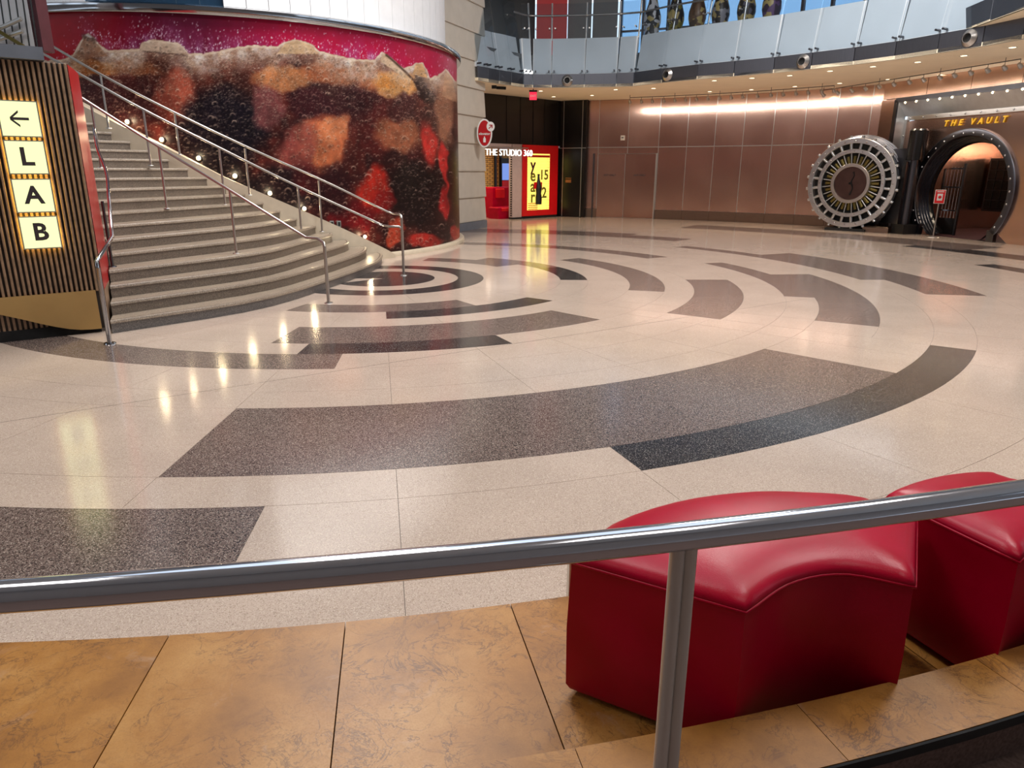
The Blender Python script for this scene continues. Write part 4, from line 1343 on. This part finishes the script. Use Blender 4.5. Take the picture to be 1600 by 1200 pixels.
# hinge arm, post and foot
hp = vp(2.0, 0, .36)
back = DC - dfn * .75
g = MB()
for z_, hh in ((2.35, .5), (.95, .75)):
    q0 = Vector((back.x, back.y, z_)) + drx * .75
    q1 = Vector((hp.x, hp.y, z_))
    dd_ = (q1 - q0).normalized()
    g.box((q0 + q1) / 2, (q1 - q0).length, .30, hh, dd_, dd_.cross(UZ))
q0 = Vector((back.x, back.y, 1.6)) + drx * .75; q1 = Vector((hp.x, hp.y, 1.6)); dd_ = (q1 - q0).normalized()
g.box((q0 + q1) / 2, (q1 - q0).length, .2, 1.6, dd_, dd_.cross(UZ))
g.box(Vector((hp.x, hp.y, 1.25)) - VU * .46, .85, .5, 1.9, VU, VN)
g.build('hinge_arm', M['gun'], vd)
MB().lathe([(.001, 2.25), (.26, 2.25), (.26, 3.12), (.22, 3.17), (.001, 3.17)], Vector((hp.x, hp.y, 0)), UZ, 24).build('hinge_cap', M['blackpanel'], vd, 35)
MB().lathe([(.13, 0), (.13, 2.3)], Vector((hp.x, hp.y, 0)), UZ, 20).build('hinge_post', M['gun'], vd, 35)
MB().box(Vector((hp.x, hp.y, .15)), .5, .5, .3, VU, VN).build('hinge_foot', M['blackplain'], vd)
f0 = Vector((DC.x, DC.y, 0)) - dfn * .3
MB().bevbox(f0 + UZ * .04, 1.3, .7, .1, .03, drx, dfn).build('cradle', M['blackplain'], vd)
MB().bevbox(f0 + drx * .95 + UZ * .09, .8, .5, .2, .04, drx, dfn).build('cradle_block', M['plinth'], vd)

# stanchion sign before the vault
sb = on_plane(1463, 340, VA + VN * .42, VN)
sb.z = 0
ss = empty('stanchion_sign', sb, 'red and white notice on a slim steel stand before the vault doorway', 'sign')
MB().lathe([(.001, .03), (.05, .03), (.17, .012), (.18, 0), (.001, 0)], sb, UZ, 20).build('base', M['steel'], ss, 40)
MB().tube([sb, sb + UZ * 1.0], .02, 10).build('pole', M['steel'], ss, 50)
fd = (Vector((0, 0, 0)) - sb); fd.z = 0; fd.normalize(); fx = Vector((-fd.y, fd.x, 0))
if fx.x < 0: fx = -fx
MB().bevbox(sb + UZ * 1.19, .28, .40, .03, .008, fx, UZ, fd).build('board', M['white'], ss)
MB().box(sb + UZ * 1.19 + fd * .016, .25, .01, .37, fx, fd).build('red_face', M['redbox'], ss)
MB().box(sb + UZ * 1.18 + fd * .022, .14, .01, .2, fx, fd).build('pictogram', M['white'], ss)
MB().ball(sb + UZ * 1.18 + fd * .03, .045, 10, 6).build('pictogram_dot', M['redbox'], ss, 180)
MB().box(sb + UZ * 1.335 + fd * .022, .18, .01, .025, fx, fd).build('caption_line', M['white'], ss)

# ------------------------------------------------------------------ balcony: soffit, steel fascia, glass
FA = [(-1.12, 24.45), (-.81, 24.85), (-.46, 25.38), (-.05, 25.83), (.36, 26.39), (.68, 26.48), (1.32, 26.46), (2.45, 26.32), (3.52, 26.09), (4.07, 25.86),
      (4.83, 24.9), (5.75, 23.95), (6.67, 23.2), (7.59, 22.4), (8.35, 21.56), (9.12, 20.66), (9.74, 19.73), (10.23, 18.68), (10.69, 17.7), (10.96, 16.75), (11.3, 15.2), (11.5, 13.5), (11.5, 11.5)]
bal = empty('balcony', (5, 24, 4.65), kind='structure')
out_poly = [Vector((p[0], p[1], 0)) for p in FA]
wall_side = [Vector((19, 11.5, 0)), Vector((19, 27, 0)), Vector((14, 33, 0)), Vector((6, 35, 0)), Vector((-4, 35, 0)), Vector((-4, 26, 0))]
MB().prism([(p.x, p.y) for p in out_poly + wall_side], 4.652, 4.74).build('soffit', M['soffit'], bal)
cen = Vector((CX, CY, 0))
for i, (p, q) in enumerate(zip(out_poly[:-1], out_poly[1:])):
    d_ = (q - p).normalized(); n_ = Vector((d_.y, -d_.x, 0)); 
    if n_.dot(cen - p) < 0: n_ = -n_
    L_ = (q - p).length
    mid = (p + q) / 2
    gp = .012
    MB().bevbox(mid + UZ * 4.865 - n_ * .03, L_ - gp, .43, .06, .006, d_, UZ, n_).build('fascia_panel', M['darksteel'], bal)
    tilt = (UZ - n_ * .20).normalized()
    hh = 2.3
    a = p + d_ * gp; b = q - d_ * gp
    ob = n_ * .03 + UZ * 5.09
    MB().slab([a + ob, b + ob], [a + ob + tilt * hh, b + ob + tilt * hh], -n_ * .02).build('glass_panel', M['glass'], bal)
    MB().slab([p + UZ * 5.07 - n_ * .10, q + UZ * 5.07 - n_ * .10], [p + UZ * 6.25 - n_ * .34, q + UZ * 6.25 - n_ * .34], -n_ * .2).build('slab_edge', M['slabedge'], bal)
    if i < 19:
        for s_ in (p + d_ * .09, q - d_ * .09):
            MB().tube([s_ + UZ * 5.17 - n_ * .1, s_ + UZ * 5.17 + n_ * .06], .028, 8).build('glass_clamp', M['gun'], bal, 60)
            if i > 3 and i < 12:
                MB().tube([s_ + UZ * 6.55 - n_ * .42, s_ + UZ * 6.55 - n_ * .22], .025, 8).build('glass_clamp', M['steel'], bal, 60)
    if 3 < i < 12:
        MB().tube([q + UZ * 6.2 - n_ * .40, q + UZ * 7.4 - n_ * .62], .03, 8).build('guard_post', M['steel'], bal, 60)
tr_ = [p + (cen - p).normalized() * -.45 + UZ * 6.98 for p in out_poly[3:19]]
MB().tube(tr_, .03, 8).build('guard_rail', M['steel'], bal, 60)
# upper floor slab so the gallery has a floor
inner_edge = [p + (p - cen).normalized() * .5 for p in out_poly]
MB().prism([(p.x, p.y) for p in inner_edge + wall_side], 5.6, 5.75).build('gallery_floor', M['greypanel'], bal)
# projecting canopy at the right
can = [Vector((10.60, 18.55, 0)), Vector((10.2, 14.5, 0)), Vector((13.2, 13.5, 0)), Vector((13.2, 19.6, 0))]
MB().prism([(p.x, p.y) for p in can], 5.08, 5.12).build('canopy_soffit', M['soffit'], bal)
for p, q in zip(can[:2], can[1:3]):
    d_ = (q - p).normalized(); n_ = Vector((d_.y, -d_.x, 0))
    if n_.dot(cen - p) < 0: n_ = -n_
    k_ = 3
    for j in range(k_):
        a = p + (q - p) * ((j + .5) / k_)
        MB().bevbox(a + UZ * 5.33 - n_ * .03, (q - p).length / k_ - .012, .5, .06, .006, d_, UZ, n_).build('fascia_panel', M['darksteel'], bal)
# air nozzles in the fascia
for (x, y, wh) in ((885, 123, 'leftmost'), (1019, 113, 'second from the left'), (1240, 93, 'third from the left'), (1503, 58, 'rightmost')):
    P = on_z(x, y, 4.87)
    i = min(range(len(out_poly) - 1), key=lambda q: ((out_poly[q] + out_poly[q + 1]) / 2 - Vector((P.x, P.y, 0))).length)
    d_ = (out_poly[i + 1] - out_poly[i]).normalized(); n_ = Vector((d_.y, -d_.x, 0))
    if n_.dot(cen - out_poly[i]) < 0: n_ = -n_
    P = P - n_ * ((P - out_poly[i]).dot(n_)) + n_ * .0
    e = empty('air_nozzle', P, 'round steel air nozzle in the dark fascia, %s of the four' % wh, 'vent', 'round air nozzles in the balcony fascia')
    MB().lathe([(.19, -.01), (.19, .02), (.16, .05), (.11, .10), (.10, .10), (.085, .02)], P, n_, 24).build('rim', M['steel'], e, 40)
    MB().lathe([(.001, .03), (.10, .03)], P, n_, 16).build('throat', M['void'], e)

# soffit downlights
DL0 = [(845, 142), (865, 151), (925, 149), (962, 140), (1021, 138), (1109, 143), (1116, 126), (1174, 140), (1175, 122), (1242, 135), (1234, 118), (1312, 130), (1297, 111), (1388, 124), (1364, 104), (1469, 117), (1434, 97), (1552, 109), (1506, 87), (1582, 74)]
DL = sorted(DL0)
first = None
LD = on_z(*DL[0], 4.652)
for i, (x, y) in enumerate(DL):
    P = on_z(x, y, 4.652)
    if first is None:
        first = empty('downlight', P, 'recessed downlight glowing in the cream soffit, ' + ORD[i], 'downlight', 'recessed downlights in the cream soffit')
        MB().lathe([(.075, .0), (.10, .0), (.10, -.012), (.075, -.008)], P, UZ, 18).build('trim_ring', M['white'], first, 40)
        MB().lathe([(.001, -.004), (.075, -.004)], P, UZ, 16).build('lens', M['downglow'], first)
    else:
        copy_tree(first, P - LD)['label'] = 'recessed downlight glowing in the cream soffit, ' + (ORD[i] if i < len(DL) - 1 else 'rightmost')
    if i % 2 == 0:
        lamp('downlight_beam', 'SPOT', P - UZ * .06, P - UZ * 3, 120, WARM, spot_size=radians(95), spot_blend=.6, shadow_soft_size=.07)

# track lights washing the bronze wall
T1 = [(984, 160), (1002, 160), (1019, 159), (1037, 159), (1054, 158.5), (1071, 158), (1088, 157.5), (1105.6, 157), (1124, 156), (1142, 155), (1160, 154), (1183, 153), (1204, 152), (1223, 151), (1243, 150), (1262, 149.5), (1283, 149), (1302, 148)]
T2 = [(1287, 142), (1309, 141), (1331, 139), (1352, 137.5), (1373, 136), (1396, 134), (1420, 131), (1442, 129), (1467, 127), (1490, 124), (1515, 122), (1541, 119.5), (1567, 117.5), (1591, 115)]
for T_, R_, wh in ((T1, 17.3, 'long ceiling track'), (T2, None, 'short ceiling track by the vault')):
    pts = []
    for (x, y) in T_:
        P = on_z(x, y, 4.42)
        if R_:
            P = on_cyl(x, y, CX, CY, R_, True)
            P.z = 4.42
        else:
            q = on_plane(x, y, VA + VN * 1.5, VN)
            P = Vector((q.x, q.y, 4.42))
        pts.append(P)
    tk = empty('light_track', pts[len(pts) // 2] + UZ * .14, 'slim dark ' + wh + (' in front of the bronze wall' if R_ else ' surround'), 'light track')
    MB().tube([p + UZ * .14 for p in pts], .012, 6).build('track_bar', M['gun'], tk)
    for p in pts[::4]:
        MB().tube([p + UZ * .14, p + UZ * .232], .008, 6).build('hanger', M['gun'], tk)
    f0 = None
    for i, p in enumerate(pts):
        if R_:
            dirw = (p - cen); dirw.z = 0; dirw.normalize()
        else:
            dirw = -VN
        ax = (dirw * .8 - UZ * .6).normalized()
        e = empty('track_light', p, 'spotlight head, %s on the %s' % (ORD[i] if i < len(pts) - 1 else 'rightmost', wh), 'spotlight', 'spotlight heads on the ' + wh)
        MB().tube([p + UZ * .13, p], .007, 6).build('stem', M['gun'], e)
        MB().lathe([(.001, -.06), (.04, -.06), (.055, .0), (.06, .07), (.05, .07)], p, ax, 10).build('lamp_can', M['steel'], e, 40)
        MB().lathe([(.001, .062), (.05, .062)], p, ax, 10).build('lens', M['downglow'], e)
        if True:
            lamp('track_beam', 'SPOT', p + ax * .1 - UZ * .06, p + ax * 2, 8 if R_ else 3, NEUT, spot_size=radians(120), spot_blend=.7, shadow_soft_size=.06)
# exit sign hanging under the soffit
xp = on_z(833, 150, 4.42)
ex = empty('exit_sign', xp, 'red hanging EXIT sign under the soffit by the black wall', 'sign')
MB().box(xp, .26, .06, .26).build('box', M['exit'], ex)
MB().tube([xp + UZ * .13, xp + UZ * .235], .015, 6).build('stem', M['blackplain'], ex)
MB().box(xp + UZ * .16, .28, .08, .06).build('canopy', M['blackplain'], ex)
text('lettering', 'EXIT', M['white'], ex, xp + Vector((0, -.033, 0)), (1, 0, 0), (0, 0, 1), .1, .003)
# cctv-like black fitting at the soffit's left end
fp = on_z(772, 136, 4.6)
cc = empty('ceiling_camera', fp, 'black ceiling camera under the soffit beside the beige wall', 'camera')
MB().box(fp, .16, .14, .1).build('mount', M['blackplain'], cc)
MB().tube([fp + Vector((.08, 0, -.02)), fp + Vector((.4, .05, -.03))], .05, 10).build('barrel', M['void'], cc, 40)

# ------------------------------------------------------------------ upper gallery behind the glass
ug = empty('wall_gallery', (5, 31, 5.75), kind='structure')
gz0, gz1 = 5.75, 11.0


def upos(px, dist):
    d_ = ray(px, 20)
    h_ = Vector((d_.x, d_.y, 0)).normalized()
    return h_ * dist


RG = 19.4
# red and grey panels
for (xa, xb, dist, mat, nm) in ((838, 887, 30, 'redbox', 'red_wall_panel'), (887, 925, 30.3, 'greypanel', 'grey_wall_panel'), (926, 966, 30.3, 'greypanel', 'grey_wall_panel')):
    a, b = upos(xa, dist), upos(xb, dist)
    d_ = (b - a).normalized()
    MB().box((a + b) / 2 + UZ * 7.9, (b - a).length - .03, .12, 4.3, d_, d_.cross(UZ)).build(nm, M[mat], ug)
# dark room at left
a, b = upos(700, 31), upos(836, 31)
d_ = (b - a).normalized()
MB().box((a + b) / 2 + UZ * 8.3, (b - a).length, .12, 5.2, d_, d_.cross(UZ)).build('dark_wall', M['blackpanel'], ug)
# window bays with mullions, sky outside
xs_ = [968, 1002, 1040, 1080, 1120, 1160, 1200, 1245, 1290, 1340, 1400, 1470, 1550, 1640, 1740]
wn_i = 2
ring_pts = []
for x in xs_:
    d_ = ray(x, 100); h_ = Vector((d_.x, d_.y, 0)).normalized()
    # intersect with the gallery back circle
    A_q = h_.x * CX + h_.y * CY
    ds = A_q + sqrt(A_q * A_q - (CX * CX + CY * CY - RG * RG))
    ring_pts.append(h_ * ds)
wdw = empty('window_2', ring_pts[0] + UZ * gz0, kind='structure')
for p, q in zip(ring_pts[:-1], ring_pts[1:]):
    d_ = (q - p).normalized(); n_ = d_.cross(UZ)
    for (z0, z1) in ((5.8, 7.2), (7.24, 8.7), (8.74, 10.2)):
        MB().slab([p + d_ * .04 + UZ * z0, q - d_ * .04 + UZ * z0], [p + d_ * .04 + UZ * z1, q - d_ * .04 + UZ * z1], n_ * .02).build('pane', M['blueglass'], wdw)
    MB().box(p + UZ * 8.1, .1, .16, 4.8, d_, n_).build('mullion', M['gun'], wdw)
    for z_ in (5.78, 7.22, 8.72, 10.3):
        MB().box((p + q) / 2 + UZ * z_, (q - p).length, .12, .07 if z_ < 10 else .3, d_, n_).build('transom', M['gun'], wdw)
# upper opaque band closing up to the roof
for p, q in zip(ring_pts[:-1], ring_pts[1:]):
    d_ = (q - p).normalized()
    MB().box((p + q) / 2 + UZ * 10.7, (q - p).length, .15, .6, d_, d_.cross(UZ)).build('head_panel', M['roof'], ug)
# folk bottle sculptures
prof = [(.001, 0), (.30, 0), (.33, .08), (.33, .5), (.27, .75), (.26, .95), (.32, 1.2), (.31, 1.4), (.20, 1.75), (.12, 2.05), (.10, 2.3), (.13, 2.32), (.13, 2.42), (.001, 2.42)]


def mk_mosaic(name, c1, c2, sc):
    k = NT(name)
    v = k.vor(sc)
    s_ = k.n('ShaderNodeSeparateColor'); k.l(v.outputs['Color'], s_.inputs[0])
    k.set(Base_Color=k.ramp(s_.outputs[0], [(0, lin(c1)), (.5, lin(c2)), (.8, lin((170, 150, 90)))], 'CONSTANT'), Roughness=.4)
    return k.m


for (x, c1, c2, lab) in ((1020, (30, 30, 36), (200, 200, 206), 'tall bottle sculpture with black and white pattern behind the glass'),
                         (1056, (24, 20, 18), (120, 110, 30), 'dark olive bottle sculpture behind the balcony glass, second from the left'),
                         (1090, (70, 48, 30), (100, 70, 44), 'brown bottle sculpture behind the balcony glass, third from the left'),
                         (1126, (16, 16, 20), (130, 130, 140), 'black speckled bottle sculpture behind the glass, fourth from the left'),
                         (1166, (10, 10, 14), (80, 80, 100), 'dark bottle sculpture behind the glass, rightmost but one'),
                         (1205, (40, 20, 50), (90, 60, 110), 'violet black bottle sculpture behind the glass, rightmost')):
    d_ = ray(x, 20); h_ = Vector((d_.x, d_.y, 0)).normalized()
    A_q = h_.x * CX + h_.y * CY
    ds = A_q + sqrt(A_q * A_q - (CX * CX + CY * CY - 16.6 ** 2))
    P = h_ * ds + UZ * 5.76
    e = empty('bottle_sculpture', P, lab, 'sculpture', 'bottle sculptures on the upper gallery')
    MB().lathe([(r * .95, h * 1.0) for r, h in prof[:-4]], P, UZ, 18).build('bottle', mk_mosaic('bottle_mosaic', c1, c2, 7), e, 50)
    MB().lathe([(.11, 2.05), (.11, 2.3), (.145, 2.32), (.145, 2.42), (.001, 2.42)], P, UZ, 14).build('cap', M['redbox'], e, 50)

# ------------------------------------------------------------------ foreground marble tier, curb, rail
Z0 = .30
tier = empty('trim_1', pol(11.3, -80), kind='structure')
RT0, RT1 = 10.85, 11.74
MB().slab([pol(RT0 + .02, lerp(-125, -46, i / 40), 0) for i in range(41)], [pol(RT1, lerp(-125, -46, i / 40), 0) for i in range(41)], (0, 0, Z0 - .035)).build('tier_core', M['grout'], tier)
cut = [-125, -120, -115, -110, -105, -100, -95, -90]
# measured joints of the slabs
jt = [on_z(x, y, Z0) for (x, y) in ((263, 995), (543, 970), (797, 943))]
ja = [degrees(atan2(p.y - CY, p.x - CX)) for p in jt]
stp = (ja[2] - ja[0]) / 2
angs = [ja[0] + stp * i for i in range(-11, 15)]
SK = 1.35   # joints run a little askew of the radius
for a0, a1 in zip(angs[:-1], angs[1:]):
    gp = .0022
    A = [pol(RT0, lerp(a0, a1, i / 6), Z0) for i in range(7)]
    B = [pol(RT1 + .02, lerp(a0, a1, i / 6) - SK * .0, Z0) for i in range(7)]
    dd_ = (A[-1] - A[0]).normalized()
    A[0] += dd_ * gp; B[0] += dd_ * gp; A[-1] -= dd_ * gp; B[-1] -= dd_ * gp
    MB().slab(A, B, (0, 0, -.034)).build('marble_slab', M['marble'], tier)
MB().slab([pol(RT0, lerp(-125, -46, i / 40), 0) for i in range(41)], [pol(RT0, lerp(-125, -46, i / 40), Z0 - .034) for i in range(41)], (.0, -.015, 0)).build('tier_riser', M['marble'], tier, 30)
curb = empty('trim_2', pol(11.85, -70), kind='structure')
ZC = .45
MB().slab([pol(11.75, lerp(-125, -46, i / 40), 0) for i in range(41)], [pol(11.93, lerp(-125, -46, i / 40), 0) for i in range(41)], (0, 0, ZC - .032)).build('curb_core', M['carpet'], curb)
c_j = [on_z(x, y, ZC) for (x, y) in ((898, 1168), (1250, 1108), (1540, 1040))]
ca = [degrees(atan2(p.y - CY, p.x - CX)) for p in c_j]
stp = (ca[2] - ca[0]) / 2
angs = [ca[0] + stp * i for i in range(-28, 9)]
for a0, a1 in zip(angs[:-1], angs[1:]):
    A = [pol(11.735, lerp(a0, a1, i / 4), ZC) for i in range(5)]
    B = [pol(11.945, lerp(a0, a1, i / 4), ZC) for i in range(5)]
    dd_ = (A[-1] - A[0]).normalized()
    for P_ in (A, B):
        P_[0] += dd_ * .0012; P_[-1] -= dd_ * .0012
    MB().slab(A, B, (0, 0, -.03)).build('cap_stone', M['marble'], curb)
MB().slab([pol(11.947, lerp(-125, -46, i / 60), ZC - .032) for i in range(61)], [pol(11.947, lerp(-125, -46, i / 60), ZC - .002) for i in range(61)], (0, -.008, 0)).build('edge_strip', M['void'], curb, 30)
plat = empty('floor_platform', (1, -1, .3), kind='structure')
MB().slab([pol(11.93, lerp(-125, -46, i / 40), -.05) for i in range(41)], [pol(19, lerp(-125, -46, i / 40), -.05) for i in range(41)], (0, 0, .33)).build('platform_deck', M['carpet'], plat)

# curved guard rail in front
RR, RZ = 12.2, 1.324
tb = on_plane(1075, 843, Vector((0, 0, RZ)), UZ)
ap = degrees(atan2(tb.y - CY, tb.x - CX))
gr = empty('guard_rail', pol(RR, ap, .28), 'curved polished steel guard rail on a post crossing the foreground', 'railing')
MB().tube([pol(RR, lerp(-125, -50, i / 90), RZ) for i in range(91)], .0245, 20).build('top_rail', M['rail'], gr, 60)
for a in (ap, ap - 9, ap + 9):
    P = pol(RR, a, .28)
    rd = (P - cen); rd.z = 0; rd.normalize(); td = Vector((-rd.y, rd.x, 0))
    g = MB()
    for s_ in (-1, 1):
        g.tube([P + td * (s_ * .011) , P + td * (s_ * .011) + UZ * (RZ - .28 - .008)], .0135, 10)
    g.build('post', M['postmetal'], gr, 50)
    MB().lathe([(.001, .012), (.05, .012), (.055, 0), (.001, 0)], P, UZ, 16).build('post_foot', M['steel'], gr, 40)

# ------------------------------------------------------------------ red ottomans
TOP = .80


def ottoman(plan, label, ztop=TOP, group='red leather ottomans on the marble tier'):
    """plan: closed list of corner points; dense outline with curved front/back"""
    pts = [Vector((p[0], p[1], 0)) for p in plan]
    c = sum(pts, Vector()) / len(pts)
    e = empty('ottoman', Vector((c.x, c.y, Z0)), label, 'ottoman', group)
    n_ = len(pts)

    def inset(d_):
        out_ = []
        for i in range(n_):
            a, b, q = pts[i - 1], pts[i], pts[(i + 1) % n_]
            t1 = (b - a).normalized(); t2 = (q - b).normalized()
            n1 = Vector((-t1.y, t1.x, 0)); n2 = Vector((-t2.y, t2.x, 0))
            nn = n1 + n2
            k_ = max(.6, nn.length)
            nn = nn.normalized() * min(1.5, 2 / k_)
            out_.append(b + nn * d_)
        return out_
    loops = [(0.006, Z0 + .018), (-.004, Z0 + .04), (-.006, Z0 + .25), (0, ztop - .05), (.0, ztop - .024)]
    vs_, fs_ = [], []
    for d_, z_ in loops:
        vs_ += [Vector((p.x, p.y, z_)) for p in inset(d_)]
    for k_ in range(len(loops) - 1):
        fs_ += [(k_ * n_ + i, k_ * n_ + (i + 1) % n_, (k_ + 1) * n_ + (i + 1) % n_, (k_ + 1) * n_ + i) for i in range(n_)]
    MB().add(vs_, fs_ + [tuple(range(n_ - 1, -1, -1))]).build('body', M['leather'], e, 50)
    # cushion top
    loops = [(.0, ztop - .024), (-.004, ztop - .015), (.004, ztop - .003), (.016, ztop + .006), (.03, ztop + .012)]
    vs_, fs_ = [], []
    for d_, z_ in loops:
        vs_ += [Vector((p.x, p.y, z_)) for p in inset(d_)]
    nl = len(loops)
    for k_ in range(nl - 1):
        fs_ += [(k_ * n_ + i, k_ * n_ + (i + 1) % n_, (k_ + 1) * n_ + (i + 1) % n_, (k_ + 1) * n_ + i) for i in range(n_)]
    rim_ = [Vector((p.x, p.y)) for p in inset(.03)]

    def rim_dist(q):
        b_d = 9
        for a, b in zip(rim_, rim_[1:] + rim_[:1]):
            ab = b - a
            t = max(0, min(1, (q - a).dot(ab) / max(ab.length_squared, 1e-9)))
            b_d = min(b_d, (a + ab * t - q).length)
        return b_d

    def inside(q):
        r_ = False
        for a, b in zip(rim_, rim_[1:] + rim_[:1]):
            if (a.y > q.y) != (b.y > q.y) and q.x < (b.x - a.x) * (q.y - a.y) / (b.y - a.y) + a.x: r_ = not r_
        return r_
    x0_, x1_ = min(p.x for p in rim_), max(p.x for p in rim_); y0_, y1_ = min(p.y for p in rim_), max(p.y for p in rim_)
    inner_ = []
    yy = y0_
    while yy < y1_:
        xx = x0_
        while xx < x1_:
            q = Vector((xx, yy))
            if inside(q) and rim_dist(q) > .016: inner_.append(q)
            xx += .034
        yy += .034
    from mathutils.geometry import delaunay_2d_cdt
    cv, _, cf, _, _, _ = delaunay_2d_cdt(rim_ + inner_, [], [list(range(n_))], 1, 1e-6)
    base_ = len(vs_)
    vs_ += [Vector((q.x, q.y, ztop + .012 + .022 * (1 - math.exp(-rim_dist(q) / .07)))) for q in cv]
    fs_ += [tuple(base_ + i for i in f) for f in cf]
    MB().add(vs_, fs_).build('cushion_top', M['leather'], e, 180)
    MB().tube([Vector((p.x, p.y, ztop - .022)) for p in inset(-.004)], .005, 6, closed=True).build('piping', M['leather'], e, 180)
    MB().add([Vector((p.x, p.y, Z0)) for p in inset(.06)] + [Vector((p.x, p.y, Z0 + .025)) for p in inset(.06)],
             [(i, (i + 1) % n_, n_ + (i + 1) % n_, n_ + i) for i in range(n_)]).build('plinth', M['void'], e)
    return e


def arc_between(p, q, bulge, n_):
    """points from p to q bulging sideways (left of travel positive)"""
    d_ = q - p
    nn = Vector((-d_.y, d_.x, 0)).normalized()
    return [p + d_ * (i / n_) + nn * (bulge * 4 * (i / n_) * (1 - i / n_)) for i in range(n_)]


def seg(p, q, n_):
    return [p + (q - p) * (i / n_) for i in range(n_)]


def T_(x, y, z=TOP):
    return on_z(x, y, z)


LB, FL, FR, RB2 = T_(893, 868), T_(1166, 945), T_(1430, 906), T_(1432, 806)
back = [T_(x, y) for (x, y) in ((1432, 806), (1345, 776), (1250, 768), (1165, 768), (1060, 782), (960, 815), (893, 868))]
front = [T_(x, y) for (x, y) in ((1166, 945), (1235, 900), (1320, 886), (1430, 906))]


def rounded(pts, r):
    return pts


plan = seg(LB, FL, 7) + smooth_path(front, 14)[:-1] + seg(FR, RB2, 5) + smooth_path(back, 20)[:-1]
# counter-clockwise check
ar = sum(p.x * q.y - q.x * p.y for p, q in zip(plan, plan[1:] + plan[:1]))
if ar < 0: plan = plan[::-1]
ottoman(plan, 'nearest red leather ottoman with concave front behind the rail post')
b_ = [T_(1600, 752), T_(1545, 737), T_(1480, 741), T_(1430, 752), T_(1388, 768)]
p_l, p_f = T_(1388, 770), T_(1594, 868)
dv = (b_[0] - b_[-1])
fr2 = p_f + Vector((.62, .16, 0)); rb2 = b_[0] + Vector((.42, -.2, 0))
plan2 = seg(p_l, p_f, 7) + [p + Vector((0, 0, 0)) for p in arc_between(p_f, fr2, .09, 10)] + seg(fr2, rb2, 5) + smooth_path([rb2] + b_, 18)[:-1]
ar = sum(p.x * q.y - q.x * p.y for p, q in zip(plan2, plan2[1:] + plan2[:1]))
if ar < 0: plan2 = plan2[::-1]
ottoman(plan2, 'second red leather ottoman, cut off by the frame on the right')
q0 = T_(1590, 737) + Vector((.14, .06, 0))
pl3 = [q0, q0 + Vector((.35, -.42, 0))]
plan3 = seg(pl3[0], pl3[1], 6) + arc_between(pl3[1], pl3[1] + Vector((.7, .35, 0)), .08, 8) + seg(pl3[1] + Vector((.7, .35, 0)), q0 + Vector((.75, .28, 0)), 5) + arc_between(q0 + Vector((.75, .28, 0)), q0, .12, 12)
ar = sum(p.x * q.y - q.x * p.y for p, q in zip(plan3, plan3[1:] + plan3[:1]))
if ar < 0: plan3 = plan3[::-1]
ottoman(plan3, 'farthest red ottoman, only its back corner showing above the rail')
# small pale block standing behind the nearest ottoman
pb = on_z(889, 931, Z0)
wb = empty('stone_block', Vector((pb.x + .05, pb.y + .10, 0)), 'small pale stone block peeking out behind the nearest ottoman', 'block')
MB().bevbox(Vector((pb.x + .062, pb.y + .09, .23)), .12, .1, .46, .008).build('block', M['kerb'], wb)
